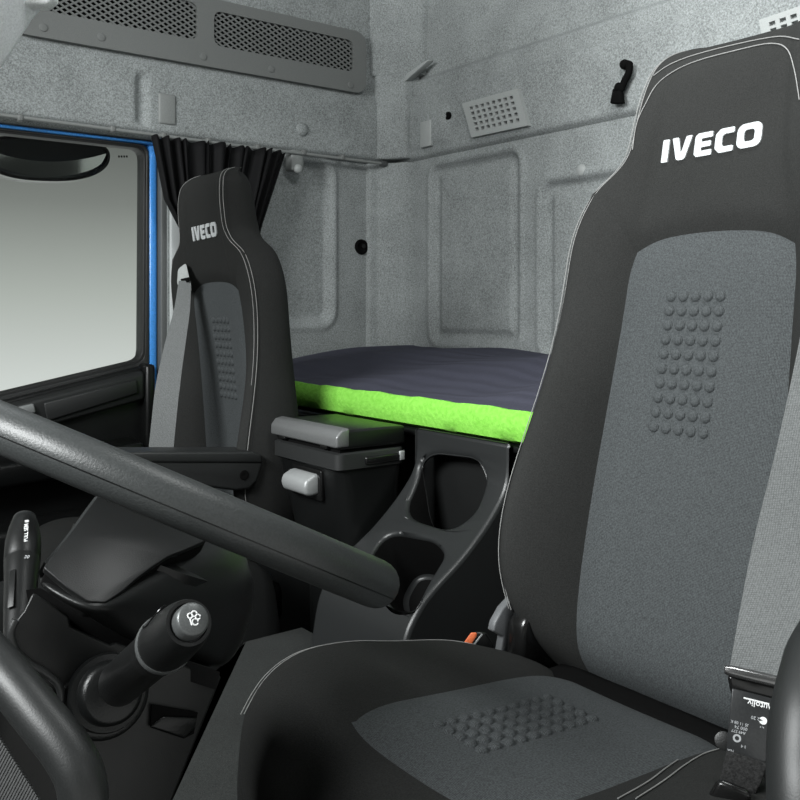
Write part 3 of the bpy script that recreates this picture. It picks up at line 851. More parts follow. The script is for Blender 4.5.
    for i in range(5):
        for j in range(10):
            q = bump_q+.0345-.01725*i; h = .468-.0181*j
            hit = bv.ray_cast(mp(q, h, .2), -fwd)
            if hit[0] is None: continue
            c = hit[0]-rl
            prev = None
            rings = []
            for rad, lift in ((.0078, -.0012), (.0066, .0018), (.0048, .0030), (.0026, .0035)):
                rings.append([bm.verts.new(c+fwd*lift+(Vector((0, 1, 0))*math.cos(a*math.pi/5)+upv*math.sin(a*math.pi/5))*rad) for a in range(10)])
            for a, b in zip(rings, rings[1:]):
                for k in range(10): bm.faces.new((a[k], a[(k+1) % 10], b[(k+1) % 10], b[k])).smooth = True
            bm.faces.new(rings[-1]).smooth = True
    bm.to_mesh(cp.data); bm.free()
    # lettering
    hv = bvh_of(obs['headrest_panel'])
    L, W = letters()
    hgt = .0305; sc = .138/W
    bm = bmesh.new()
    def on(x, z):
        q = lq-x*sc*wk; h = .641+z*hgt + (x/W)*.004
        hit = hv.ray_cast(mp(q, h, .2), -fwd)
        return (hit[0] if hit[0] else mp(q, h, .02))
    for o_, i_ in L:
        a = [bm.verts.new(on(*p)+fwd*.0022) for p in o_]; a2 = [bm.verts.new(on(*p)-fwd*.002) for p in o_]
        n = len(a)
        for k in range(n): bm.faces.new((a[k], a[(k+1) % n], a2[(k+1) % n], a2[k]))
        if i_:
            b = [bm.verts.new(on(*p)+fwd*.0022) for p in i_]; b2 = [bm.verts.new(on(*p)-fwd*.002) for p in i_]
            for k in range(n):
                bm.faces.new((a[k], a[(k+1) % n], b[(k+1) % n], b[k])); bm.faces.new((b[k], b[(k+1) % n], b2[(k+1) % n], b2[k]))
        else: bm.faces.new(a)
    link('lettering', bm_me(bm, 'l'), 'logo', obs['headrest_panel'], smooth=False, label='silver embroidered lettering')
    # stitch lines along the outer front edge of bolsters and headrest
    for sg in (1, -1):
        for i_s in (10,):
            c = [k for k, rr_ in enumerate(ring_idx) if rr_ == (i_s, sg)][0]
            cpn = [P[r][c] for r in range(2, len(rows))]
            pts = bspline(cpn, 5)
            outw = Vector((0, sg, 0))
            for dq in (-.0035, .0045):
                tube('stitching', [p+fwd*(.0016 if dq < 0 else -.0022)+outw*dq*(1 if dq > 0 else 1) for p in pts], .00065, 'stitch', t, 5)
        # ---------------- cushion
    cx, cy, cz = cb      # rear top of the cushion
    crow = [(.004, -.04), (.022, -.012), (.06, -.001), (.11, .005), (.18, .010), (.25, .017), (.305, .022), (.345, .020), (.385, .006), (.412, -.022), (.422, -.065), (.412, -.12)]
    cW = [.160, .178, .206, .232, .252, .265, .272, .274, .270, .262, .254, .248]
    cS = [.112, .114, .116, .118, .120, .122, .121, .112, .098, .09, .085, .082]
    cF = [.2, .5, .8, 1, 1, 1, .95, .8, .5, .2, 0, 0]
    FR = 7
    cb_ = [(.18, .30), (.38, .72), (.58, .95), (.76, 1.05), (.90, 1.0), (1.0, .80)]
    PP = []
    for r, (d, dz) in enumerate(crow):
        h_ = []
        for j in range(6):
            s = j/5; h_.append((cS[r]*s, d-(.012*s**4 if r >= FR-1 else 0), dz+.004*s*s*cF[r]))
        for b, k in cb_:
            q = cS[r]+(cW[r]-cS[r])*b
            h_.append((q, d-.035*b*b*(r >= 5)-.02*b*b*(r < 3)*-1, dz+.004+.010*k*cF[r]))
        q, d_, z_ = h_[-1]
        for f, qq in ((.3, .006), (.65, .008), (1.0, .0)):
            h_.append((cW[r]+qq, d_, z_+(-.14-z_)*f))
        PP.append(h_)
    NC = len(PP[0])
    cols = [(i, 1) for i in range(NC-1, 0, -1)]+[(i, -1) for i in range(NC)]
    Q = [[Vector((cx-PP[r][i][1], cy+PP[r][i][0]*sg, cz+PP[r][i][2])) for i, sg in cols] for r in range(len(crow))]
    for r in range(1, len(crow)):
        for c, (i, sg) in enumerate(cols):
            if (i == 5 and r <= FR) or (i <= 5 and r == FR): Q[r][c] = Q[r][c]-Vector((0, 0, .006))
    gr = {}
    for r in range(len(crow)-1):
        for c in range(len(cols)-1):
            lo_ = min(cols[c][0], cols[c+1][0])
            if r < FR and lo_ < 5: k = 'cushion_panel'
            elif lo_ >= 11: k = 'cushion_side+' if cols[c][1] == 1 and cols[c][0] else 'cushion_side-'
            else: k = 'cushion'
            gr.setdefault(k, []).append((r, c))
    ob2 = {}
    for g, fl in gr.items():
        bm = bmesh.new(); cache = {}
        def V2(r, c):
            if (r, c) not in cache: cache[(r, c)] = bm.verts.new(Q[r][c])
            return cache[(r, c)]
        for r, c in fl: bm.faces.new((V2(r, c), V2(r, c+1), V2(r+1, c+1), V2(r+1, c)))
        o = link(g.rstrip('+-'), bm_me(bm, g), {'cushion_panel': 'insert_flat', 'cushion': 'seat'}.get(g, 'seat_back'), t, sub=2)
        if g == 'cushion_panel': o['label'] = 'woven grey cushion panel'
        bake(o); ob2[g] = o
    cpn = ob2['cushion_panel']; bv = bvh_of(cpn)
    bm = bmesh.new(); bm.from_mesh(cpn.data)
    for i in range(5):
        for j in range(10):
            p0 = Vector((cx-.115-.0173*j, cy+.050-.0160*i, cz+.2))
            hit = bv.ray_cast(p0, Vector((0, 0, -1)))
            if hit[0] is None: continue
            c = hit[0]-rl
            rings = []
            for rad, lift in ((.0078, -.0012), (.0064, .0018), (.0046, .0036), (.0022, .0043)):
                rings.append([bm.verts.new(c+Vector((math.cos(a*math.pi/5)*rad, math.sin(a*math.pi/5)*rad, lift))) for a in range(10)])
            for a, b in zip(rings, rings[1:]):
                for k in range(10): bm.faces.new((a[k], a[(k+1) % 10], b[(k+1) % 10], b[k])).smooth = True
            bm.faces.new(rings[-1]).smooth = True
    bm.to_mesh(cpn.data); bm.free()
    for sg in (() if alt else (1, -1)):
        c = [k for k, rr_ in enumerate(cols) if rr_ == (11, sg)][0]
        pts = bspline([Q[r][c] for r in range(1, 10)], 5)
        for dq, dzz in ((-.004, .0012), (.004, -.002)):
            tube('stitching', [p+Vector((0, sg*dq, dzz)) for p in pts], .00065, 'stitch', t, 5)
    # base
    box('seat_base', (cx-.36, cy-.19, ZF+.001), (cx-.02, cy+.19, cz-.13), 'black', t, .03, seg=3)
    box('cushion_frame', (cx-.395, cy-.172, cz-.145), (cx+.03, cy+.172, cz-.06), 'dark_hole', t, .02)  # frame coloured void black to paint the shade behind the cushion
    return t, mp, obs
dseat, dmp, dobs = seat('driver_chair', 'large charcoal driver seat in the right foreground', (.835, .640, -.44), math.radians(14), (.845, .640, -.435), -1, .010)
pseat, pmp, pobs = seat('passenger_chair', 'smaller far passenger seat standing before the black curtain', (.905, 1.775, -.492), math.radians(-5), (.90, 1.775, -.50), 1, -.012, .74, .86, .055, .70, True)

def seat_details():
    # driver: hinge bracket, recliner, rear gap shade filler, armrest
    t = dseat
    a = [PY(*p, .845) for p in ((511, 597), (506, 596), (497, 606), (489, 620), (487, 629), (497, 634), (494, 652), (500, 656), (504, 632), (506, 618), (512, 606))]
    prism('hinge_bracket', a, (0, -.012, 0), 'bracket', t, .002, label='grey recliner bracket')
    b = [PY(*p, .825) for p in ((514, 606), (507, 622), (505, 655), (548, 668), (552, 640), (530, 620))]
    prism('recliner_housing', b, (0, -.03, 0), 'black_gloss', t, .006)
    for px, py in ((520, 632), (531, 640), (543, 648)):
        lathe('recliner_bolt', PY(px, py, .822), (-.5, -.8, .2), [(0, .006), (.006, .005), (.007, 0)], 'steel', t, 12)
    box('gap_shade', (.81, .50, -.50), (.86, .78, -.445), 'dark_hole', t, .01)  # black filler painting the shade between backrest and cushion
    # armrest in the right foreground, seen end on
    pts = []
    ctr = [PD(800, 655, .60), PD(790, 690, .60), PD(789, 740, .60), PD(800, 790, .60), PD(806, 850, .60)]
    path = smooth_path([PD(822, 610, .66), PD(815, 650, .63), PD(808, 700, .605), PD(805, 750, .59), PD(806, 800, .575), PD(808, 880, .56)], 5)
    n = len(path)
    rad = [.010+.008*ease(0, .25, i/(n-1)) + .006*ease(.1, .6, i/(n-1)) for i in range(n)]
    tube('armrest', path, rad, 'leather', t, 20)
    sp = [p+Vector((-.02, 0, 0))+ (p*-.022/p.length) for p in path[3:14]]
    # passenger armrest
    t = pseat
    A = [PY(*p, 1.552) for p in ((120, 452.5), (252, 452), (262, 455), (263.5, 463), (258, 481), (250, 489.5), (236, 491), (180, 484), (120, 470))]
    ar = prism('armrest', A, (0, .07, 0), 'charcoal', t, .006, seg=3)
    T = [PY(*p, 1.549) for p in ((120, 452), (252, 451.5), (262, 454.5), (263.5, 463.5), (120, 463))]
    prism('armrest_pad', T, (0, .075, 0), 'leather', ar, .005, seg=3)
    lathe('armrest_button', PY(244, 475, 1.5525), (0, -1, 0), [(0, .0095), (.002, .0095), (.0025, .007), (.001, 0)], 'dark_hole', ar, 18)
seat_details()

def surf_stitch(part, px, lift=.0012):
    o = part; bv = BVHTree.FromPolygons([v.co+wloc(o) for v in o.data.vertices], [tuple(p.vertices) for p in o.data.polygons])
    pts = []
    for q in smooth_path([(a, b, 0) for a, b in px], 6):
        r = ray(q.x, q.y).normalized(); h = bv.ray_cast(Vector((0, 0, 0)), r)
        if h[0] is not None: pts.append(h[0]+h[1]*(lift if h[1].dot(r) < 0 else -lift))
    if len(pts) > 3: tube('stitching', pts, .00065, 'stitch', dseat, 5)
cush = [o for o in dseat.children if o.name.split('.')[0] == 'cushion'][0]
surf_stitch(cush, [(618, 800), (648, 783), (671, 766), (694, 752), (724, 743)])
surf_stitch(cush, [(636, 800), (664, 782), (684, 767), (704, 755), (724, 749)])
surf_stitch(dobs['headrest_panel'], [(633, 150), (637, 125), (645, 106), (660, 82), (690, 64), (740, 50), (772, 44), (788, 50), (795, 70), (800, 100)])
surf_stitch(dobs['headrest_panel'], [(654, 76), (672, 64), (700, 54), (745, 43), (780, 37), (800, 40)])

# ------------------------------------------------------------------ belts
def ribbon(name, pts, width_dir, w, thick, mat, parent, wl=None, **k):
    pts = smooth_path(pts, 6); rings = []
    wd = Vector(width_dir).normalized()
    for i, p in enumerate(pts):
        a = pts[max(0, i-1)]; b = pts[min(len(pts)-1, i+1)]
        if wl:
            f = i/(len(pts)-1)*(len(wl)-1); k0 = min(int(f), len(wl)-2); w = wl[k0]+(wl[k0+1]-wl[k0])*(f-k0)
        tn = (b-a).normalized(); ww = (wd-tn*wd.dot(tn)).normalized(); nn = tn.cross(ww)
        rings.append([p+ww*w/2+nn*thick/2, p-ww*w/2+nn*thick/2, p-ww*w/2-nn*thick/2, p+ww*w/2-nn*thick/2])
    return loft(name, rings, mat, parent, smooth=True, **k)
def text_mesh(s, size):
    c = bpy.data.curves.new('t', 'FONT'); c.body = s; c.size = size; c.align_x = 'CENTER'; c.align_y = 'CENTER'; c.offset = size*.012; c.resolution_u = 2
    o = bpy.data.objects.new('t', c); COL.objects.link(o)
    dg = bpy.context.evaluated_depsgraph_get(); dg.update()
    me = bpy.data.meshes.new_from_object(o.evaluated_get(dg)); bpy.data.objects.remove(o)
    return me
def text_on(name, s, size, pos, xdir, ydir, mat, parent):
    me = text_mesh(s, size)
    x = Vector(xdir).normalized(); z = x.cross(Vector(ydir)).normalized(); y = z.cross(x)
    mt = Matrix((x, y, z)).transposed().to_4x4(); mt.translation = pos
    me.transform(mt); me.materials.clear()
    return link(name, me, mat, parent, smooth=False)
def belts():
    # driver belt: webbing over the outboard bolster
    trees = [BVHTree.FromPolygons([v.co+wloc(dseat) for v in o.data.vertices], [tuple(p.vertices) for p in o.data.polygons]) for o in dseat.children if o.name.split('.')[0] in ('bolster', 'centre_panel', 'headrest_panel', 'backrest_cover')]
    def onseat(px, py, d0):
        r = ray(px, py); ds = [h[3]/r.length for h in (b.ray_cast(Vector((0, 0, 0)), r.normalized()) for b in trees) if h[0] is not None]
        return r*(min(ds)-.012 if ds else d0)
    A, B, C, D = onseat(836, 330, .95), onseat(812, 450, .90), onseat(786, 560, .88), PD(766, 679, .80)
    print('BELT', [round(v.dot(Vector((SN, CS, 0))), 3) for v in (A, B, C, D)])
    t = thing('driver_seat_belt', 'grey seat belt hanging with metal loop and printed label on the driver seat edge', 'seat belt', D)
    wd = (PD(795, 682, .785)-PD(731, 664, .80))
    ribbon('webbing', [onseat(850, 240, 1.0), A, B, C, D], wd, .062, .0018, 'belt', t)
    # loop
    e0, e1 = PD(727, 670, .79), PD(800, 687, .775)
    x = (e1-e0).normalized()
    tube('loop_bar', [e0-x*.002, e0+x*.004, (e0+e1)/2, e1], [.0035, .0050, .0050, .0050], 'steel', t, 12, label='polished steel loop bar')
    dn = (PD(731, 690, .79)-PD(731, 672, .79)).normalized()
    away = PD(760, 680, 1).normalized()
    prism('loop_body', [e0+dn*.004, e1+dn*.004, e1+dn*.020, e0+x*.003+dn*.020], away*.008, 'black_gloss', t, .003)
    s = [PD(732, 688, .787), PD(779, 700, .777), PD(765, 764, .77), PD(726, 753, .78)]
    sleeve = prism('label_sleeve', s, away*.004, 'label', t, .001, label='black printed label sleeve')
    lx = (s[1]-s[0]); nrm = lx.cross(s[3]-s[0]).normalized()
    if nrm.dot(away) > 0: nrm = -nrm
    def Lz(zx, zy):
        r = ray(720+zx/8, 660+zy/8); return r*((s[0]+nrm*.0009).dot(nrm)/r.dot(nrm))
    e_x = lx.normalized(); e_y = nrm.cross(e_x)
    if e_y.dot(s[3]-s[0]) < 0: e_y = -e_y
    # the printing stands upside down on the hanging sleeve
    for tx, sz, zx, zy in (('Autoliv', .0072, 325, 362),): text_on('label_print', tx, sz, Lz(zx, zy), -e_x, e_y, 'print', sleeve)
    for tx, sz, zx, zy in (('2 20', .0040, 283, 465), ('05 11 08 K', .0034, 158, 506), ('000 74', .0038, 168, 543), ('A49 S77', .0034, 148, 574), ('E1', .0042, 332, 545), ('04 A', .0036, 320, 588),
                           ('I', .0040, 310, 635), ('04 I', .0034, 302, 668), ('PB 4', .0036, 200, 695), ('NA', .0036, 84, 724), ('50 10 A', .0034, 262, 742), ('E1 70', .0030, 258, 768)):
        text_on('label_print', tx, sz, Lz(zx, zy), -e_x, e_y, 'print_grey', sleeve)
    bm = bmesh.new(); bm.faces.new([bm.verts.new(Lz(*p)) for p in ((190, 296), (395, 346), (393, 358), (188, 308))])
    link('label_rule', bm_me(bm, 'r'), 'print', sleeve, smooth=False)
    bm = bmesh.new(); c = Lz(345, 486)
    bm.faces.new([bm.verts.new(c)]+[bm.verts.new(c+(e_x*math.cos(a)+e_y*math.sin(a))*.0032) for a in [math.radians(200+k*14) for k in range(24)]])
    link('label_symbol', bm_me(bm, 's'), 'print', sleeve, smooth=False)
    bm = bmesh.new(); c = Lz(136, 626)
    ra = [[bm.verts.new(c+(e_x*math.cos(2*math.pi*k/20)+e_y*math.sin(2*math.pi*k/20))*r) for k in range(20)] for r in (.0034, .0018)]
    for k in range(20): bm.faces.new((ra[0][k], ra[0][(k+1) % 20], ra[1][(k+1) % 20], ra[1][k]))
    link('label_symbol', bm_me(bm, 's'), 'print_grey', sleeve, smooth=False)
    s2 = [PD(727, 750, .778), PD(768, 763, .768), PD(762, 782, .765), PD(752, 800, .765), PD(718, 790, .775), PD(722, 768, .777)]
    prism('stitched_webbing', s2, away*.006, 'belt_dark', t, .002)
    s3 = [PD(718, 778, .757), PD(752, 792, .747), PD(745, 840, .75), PD(705, 835, .76), PD(708, 795, .76)]
    prism('anchor_sleeve', s3, away*.012, 'black_gloss', t, .005)
    lathe('anchor_button', PD(724, 741, .789), -away, [(0, .0080), (.0015, .0078), (.002, .006), (.002, 0)], 'black_soft', t, 18)
    # buckle stub with orange button
    q = [PD(461, 648, 1.156), PD(474, 631, 1.157), PD(486, 632, 1.157), PD(494, 645, 1.156), PD(492, 662, 1.156), PD(458, 660, 1.155)]
    b = thing('belt_buckle', 'black belt buckle with orange button between console and driver seat', 'buckle', q[0])
    away2 = PD(475, 645, 1).normalized()
    prism('buckle_housing', q, away2*.026, 'black', b, .004)
    o = [PD(459.5, 648.5, 1.1552), PD(471, 632.5, 1.1562), PD(477, 632.5, 1.1562), PD(477, 636, 1.156), PD(469, 649, 1.155)]
    prism('release_button', o, away2*.008, 'orange', b, .0015, label='orange release button')
    w_ = [PD(469, 650, 1.155), PD(481.5, 633.5, 1.156), PD(483.2, 634.5, 1.156), PD(471.5, 650, 1.155)]
    prism('metal_edge', w_, away2*.004, 'silver', b, .0005, label='bright metal edge')
    # passenger belt: guide on the far shoulder and webbing running down
    g = PD(184, 279, 1.99)
    t = thing('passenger_seat_belt', 'grey seat belt running down the far seat from a pale shoulder guide', 'seat belt', g)
    pl = round_poly([PD(178, 269, 1.98), PD(186, 263, 1.98), PD(190, 281, 1.95), PD(192, 291, 1.95), PD(186, 294, 1.96), PD(177, 284, 1.98)], .006, 3)
    aw = g.normalized()
    sg_ = prism('shoulder_guide', pl, aw*.015, 'vent_light', t, .003, label='pale shoulder guide')
    sl = [PD(180.5, 279, 1.973), PD(189, 277, 1.945), PD(190, 281.5, 1.945), PD(181.5, 284, 1.973)]
    prism('guide_slot', sl, aw*-.004, 'dark_hole', sg_, .001)
    ribbon('webbing', [PD(185, 281, 1.955), PD(182, 310, 1.93), PD(176, 340, 1.90), PD(168, 385, 1.87), PD(163, 430, 1.85), PD(156, 500, 1.83)], Vector((.75, -.5, 0)), .050, .0018, 'belt', t, [.026, .034, .042, .050, .050, .050])
belts()

# ------------------------------------------------------------------ steering wheel, column, stalks
def wheel():
    KW = .523
    n = Vector((KW, 0, 1)).normalized()
    C = Vector((.318, .752, -KW*.318))
    R = .197
    e1 = Vector((0, 1, 0)); e2 = n.cross(e1).normalized()     # e2 roughly towards -X / +X
    t = thing('steering_wheel', 'large black leather steering wheel seen edge on across the left foreground', 'steering wheel', C)
    N = 96
    pts = [C+(e1*math.cos(2*math.pi*k/N)+e2*math.sin(2*math.pi*k/N))*R for k in range(N)]
    rad = []
    for p in pts:
        dd = SN*p.x+CS*p.y
        rad.append(interp([(.50, .0160), (.62, .0172), (.80, .0208), (1.1, .0175)], dd))
    rings = tube_rings(pts, rad, 20, up=n, loop=True)
    rings.append(rings[0])
    o = loft('rim', rings, 'rim', t, caps=False)
    # leather seam running along the inner/top of the rim
    seam = []
    for k in range(N+1):
        p = pts[k % N]; ro = (p-C).normalized(); r = rad[k % N]
        seam.append(p+(ro*math.cos(math.radians(18))+n*-math.sin(math.radians(18)))*(r-.0004))
    tube('rim_seam', seam, .0007, 'black', t, 5)
    # hub and spokes, dished away from the driver
    H = C - n*.075
    def sec(c, rx, ry): return [c+e1*math.cos(2*math.pi*k/28)*rx+e2*math.sin(2*math.pi*k/28)*ry for k in range(28)]
    loft('horn_pad', [sec(H+n*.030, .055, .05), sec(H+n*.025, .07, .062), sec(H-n*.015, .068, .058), sec(H-n*.03, .05, .045)], 'black_soft', t)
    for a in (-12, -50):
        d = e1*math.cos(math.radians(a))+e2*math.sin(math.radians(a))
        tg = n.cross(d)
        pth = smooth_path([C+d*(R-.002)-n*.002, C+d*(R-.03)-n*.012, C+d*.12-n*.038, C+d*.055-n*.058], 5)
        rr = [[p+tg*.016+n*.005, p-tg*.016+n*.005, p-tg*.013-n*.006, p+tg*.013-n*.006] for p in pth]
        loft('spoke', rr, 'charcoal', t, bevel=.003)
    return C, n
WC, WN = wheel()

def column():
    t = thing('stalk_housing', 'black steering column housing with two stalks under the wheel', 'steering column', (.22, .76, -.30))
    yA, yB = .66, .87
    # lower cover: near face outline in the plane y = yA, carried to the far side
    face = [PY(*p, yA) for p in ((33, 592), (56, 607), (69, 616), (70.5, 626), (92, 636), (111, 645), (117, 642), (133, 648), (180, 664), (222, 676), (243, 642))]
    low = [PY(168, 800, yA)+Vector((-.035, 0, -.08)), PY(168, 800, yA)+Vector((-.20, 0, -.16)), PY(-40, 720, yA), PY(2, 660, yA), PY(11, 640, yA), PY(13, 624, yA), PY(24, 611, yA)]
    prism('lower_cover', [p for p in face[:-1]]+low, ray(60, 640)*.17, 'black_soft', t, .006, seg=3)
    # side cheek towards the carpet
    pk = [PY(*p, yA-.002) for p in ((151, 704), (197, 712), (193, 733), (183, 738), (150, 727))]
    prism('storage_slot', [p for p in pk], (0, -.0015, 0), 'dark_hole', t, 0)
    pl = [PY(*p, yA-.0035) for p in ((150, 726), (184, 737), (194, 727), (196, 717), (163, 716))]
    prism('slot_lip', pl, (0, -.002, 0), 'black', t, .001)
    # upper shroud, a moulded block: rows of the surface from under the lid down to the parting line
    rows = [[(62, 556, .71), (85, 570, .69), (102, 580, .675), (122, 574, .695), (152, 556, .73), (186, 538, .77), (216, 528, .81), (250, 540, .87)],
            [(35, 571, .662), (60, 590, .648), (92, 609, .636), (112, 604, .650), (140, 584, .688), (175, 563, .73), (222, 547, .79), (255, 556, .86)],
            [(33, 578, .655), (58, 598, .645), (90, 614, .640), (116, 612, .655), (150, 597, .69), (185, 582, .725), (228, 566, .785), (262, 576, .85)],
            [(33, 581, .657), (60, 600, .650), (91, 617, .648), (126, 627, .668), (163, 627, .695), (200, 624, .73), (235, 612, .785), (266, 606, .85)],
            [(34, 584, .662), (63, 602, .658), (92, 620, .658), (131, 645, .680), (164, 656, .70), (200, 667, .735), (222, 675, .755), (246, 646, .82)]]
    rings = []
    for k in range(8):
        r = [PD(*row[k]) for row in rows]
        r += [r[4]*1.04+Vector((0, 0, .004)), r[4]*1.17, r[0]*1.14]
        rings.append(r)
    loft('upper_shroud', rings, 'black_soft', t, sub=2)
    core = [(26, 590), (40, 588), (75, 606), (130, 640), (220, 672), (216, 690), (130, 662), (75, 640), (30, 612)]
    prism('cover_gap_shade', [PD(x, y, .705) for x, y in core], ray(80, 630)*.09, 'dark_hole', t, 0)  # black filler painting the shade in the gap between the covers
    # pad: the flat raised lid
    o0, o1, o2 = PD(105, 492, .745), PD(210, 540, .752), PD(43, 567, .652)
    nn = (o1-o0).cross(o2-o0).normalized()
    if nn.z < 0: nn = -nn
    def onpl(x, y): r = ray(x, y); return r*(o0.dot(nn)/r.dot(nn))
    outl = round_poly([Vector((a, b, 0)) for a, b in ((104, 488), (212, 534), (204, 541), (186, 549), (168, 556), (150, 568), (138, 577), (122, 591), (106, 602), (88, 601), (66, 586), (43.5, 567), (72, 531))], 3, 3)
    pad = [onpl(q.x, q.y) for q in outl]
    prism('column_lid', pad, -nn*.005, 'black_soft', t, .0015, seg=2)
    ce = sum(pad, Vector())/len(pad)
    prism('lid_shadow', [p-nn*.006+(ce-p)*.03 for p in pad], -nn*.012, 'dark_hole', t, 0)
    # metallic strip of the far spoke
    sp = smooth_path([PD(112, 485, .80), PD(98, 497, .78), PD(86, 512, .755), (PD(72, 532, .72)), PD(58, 550, .69), PD(44, 566, .665)], 4)
    rr = [[p+Vector((.012*(1-i/len(sp))+.002, 0, 0)), p+Vector((0, 0, .003)), p-Vector((.004, 0, .004)), p+Vector((.008*(1-i/len(sp)), .01, -.012))] for i, p in enumerate(sp)]
    loft('shroud_edge', rr, 'dark_metal', t, label='grey bright edge strip')
    # key surround: curved bright bead at the left
    bead = smooth_path([PY(*p, yA-.004) for p in ((16, 620), (11, 634), (17, 652), (30, 664), (45, 673), (57, 683), (61, 694), (60, 704), (54, 709))], 5)
    tube('bead_trim', bead, .0028, 'charcoal', t, 8)
    lathe('ignition_screw', PY(47, 692, yA), (0, -1, 0), [(0, .004), (.003, .003), (.003, 0)], 'silver', t, 12)
    # ---- wiper stalk
    ax0 = PY(110, 692, yA); tip = PD(196.5, 616, .505)
    ax = (tip-ax0).normalized(); Ls = (tip-ax0).length
    s = lathe('stalk', ax0-ax*.01, ax, [(0, .0235), (.030, .0225), (.060, .0175)], 'black', t, 32) if False else None
    base = lathe('stalk_boot', PY(104, 694, yA)+Vector((0, .004, 0)), (ax+Vector((-.1, -.6, 0))).normalized(), [(0, .0325), (.008, .0325), (.011, .031), (.012, .0275), (.020, .0272), (.023, .0262), (.0235, .0225), (.034, .0215), (.037, .018), (.037, 0.0)], 'black', t, 40)
    st = lathe('stalk', ax0+ax*.02, ax, [(0, .0155), (.03, .0155), (Ls*.50, .0150), (Ls*.50+.001, .0158), (Ls*.56, .0166), (Ls*.66, .0170), (Ls*.78, .0156), (Ls*.83, .0140), (Ls*.842, .0132), (Ls*.842, .0112), (Ls*.832, .0106), (Ls*.832, 0.0)], 'black_soft', t, 36)
    lathe('stalk_collar', ax0+ax*(.02+Ls*.585), ax, [(0, .0160), (.001, .0176), (.004, .0180), (.006, .0172), (.006, .016)], 'dark_metal', st, 36, label='grey metallic collar')
    lathe('stalk_button', ax0+ax*(.02+Ls*.832), ax, [(0, .0098), (.0085, .0097), (.0105, .0090), (.0112, .0080), (.0114, 0.0)], 'dark_metal', st, 36, label='grey end button')
    # washer symbol on the button
    cpt = ax0+ax*(.02+Ls*.832+.0116)
    e1 = (Vector((SN*0+CS, -SN, 0)) - ax*ax.dot(Vector((CS, -SN, 0)))).normalized(); e2 = ax.cross(e1)
    if e2.z < 0: e2 = -e2
    bm = bmesh.new()
    def arc(c, r, a0, a1, w=.00045):
        p = [c+(e1*math.cos(math.radians(a0+(a1-a0)*k/12))+e2*math.sin(math.radians(a0+(a1-a0)*k/12)))*r for k in range(13)]
        add_tube(bm, p, w, 5)
    for dx, dy, r in ((-.0022, .0012, .0014), (0, .0026, .0015), (.0023, .0012, .0014), (.0012, -.0018, .0017)):
        arc(cpt+e1*dx+e2*dy, r, 20, 340)
    add_tube(bm, [cpt+e1*-.002+e2*-.0004, cpt+e1*-.0006+e2*-.0038], .0005, 5)
    link('button_symbol', bm_me(bm, 'sym'), 'print', st, smooth=False)
    side = (e1*-.6+e2*.5).normalized()
    # oval grip recess on the stalk
    oc = ax0+ax*(.02+Ls*.68)
    bm = bmesh.new()
    p = []
    for k in range(29):
        a = 2*math.pi*k/28
        al = ax*math.cos(a)*.017; th = math.sin(a)*.42
        dirv = (side*math.cos(th)+ax.cross(side)*math.sin(th))
        p.append(oc+al+dirv*.0172)
    add_tube(bm, p, .0004, 5)
    link('grip_outline', bm_me(bm, 'go'), 'black_gloss', st)
    # ---- far stalk
    b0 = PD(19, 622, .80); t0 = PD(24.5, 519, .90)
    a2 = (t0-b0).normalized(); L2 = (t0-b0).length
    f2 = lathe('stalk', b0-a2*.03, a2, [(0, .011), (.02, .0125), (.04, .0135), (L2*.62, .0150), (L2*.78, .0164), (L2*.80, .0160), (L2*.81, .0166), (L2*1.0, .0165), (L2*1.14, .0140), (L2*1.22, .0115), (L2*1.235, .0100), (L2*1.24, 0)], 'black_soft', t, 32)
    lathe('stalk_end_cap', b0-a2*.03+a2*(L2*1.222), a2, [(0, .0112), (.003, .0108), (.0045, .009), (.0045, 0)], 'charcoal', f2, 28)
    view = -PD(22, 550, 1).normalized()
    vv = (view-a2*view.dot(a2)).normalized(); sd = a2.cross(vv)
    def onst(h, th, r): return b0-a2*.03+a2*h+(vv*math.cos(th)+sd*math.sin(th))*r
    sgn = 1 if sd.dot(Vector((CS, -SN, 0))) > 0 else -1
    text_on('stalk_print', 'PULL SEM #', .0056, onst(L2*.98, .12*sgn, .0170), a2, -Vector((CS, -SN, 0)), 'print', f2)
    text_on('stalk_print', '20', .0052, onst(L2*.72, .22*sgn, .0166), Vector((CS, -SN, 0)), a2, 'print_grey', f2)
    pr = [onst(h, th*-sgn, .0152) for h, th in ((L2*.28, .35), (L2*.28, .75), (L2*.62, .75), (L2*.62, .35))]
    prism('stalk_slider', pr, vv*.0012, 'black_soft', f2, .001)
column()

def handle():
    pth = smooth_path([PD(-70, 590, .56), PD(-30, 635, .53), PD(8, 678, .505), PD(40, 717, .49), PD(68, 753, .48), PD(82, 785, .475), PD(83, 830, .475), PD(78, 900, .48)], 6)
    n = len(pth)
    t = thing('grab_handle', 'curved black tubular grab handle in the lower left foreground', 'handle', pth[n//2])
    tube('handle_bar', pth, [.0128]*n, 'leather', t, 20)
    # ribbed panel below it
    q = [PD(-60, 690, .58), PD(0, 735, .57), PD(42, 800, .56), PD(70, 860, .56), PD(70, 960, .56), PD(-80, 960, .58)]
    p = thing('ribbed_panel', 'ribbed dark panel in the bottom left corner behind the handle', 'panel', q[2])
    prism('panel_board', q, Vector((-.02, .03, -.02)), 'tread', p, .004)
    e = (q[2]-q[1]).normalized(); nrm = Vector((0, 0, 0))
    bm = bmesh.new()
    dv = (PD(-40, 790, .56)-PD(0, 735, .57))
    for k in range(34):
        a = q[1]+(q[2]-q[1])*(k/24-.35)
        b = a+dv*1.0+Vector((0, 0, -.012))
        off = -PD(20, 780, 1).normalized()*.002
        add_tube(bm, [a+off+dv*.02, b+off], .0013, 5)
    link('ribs', bm_me(bm, 'rb'), 'tread', p)
handle()

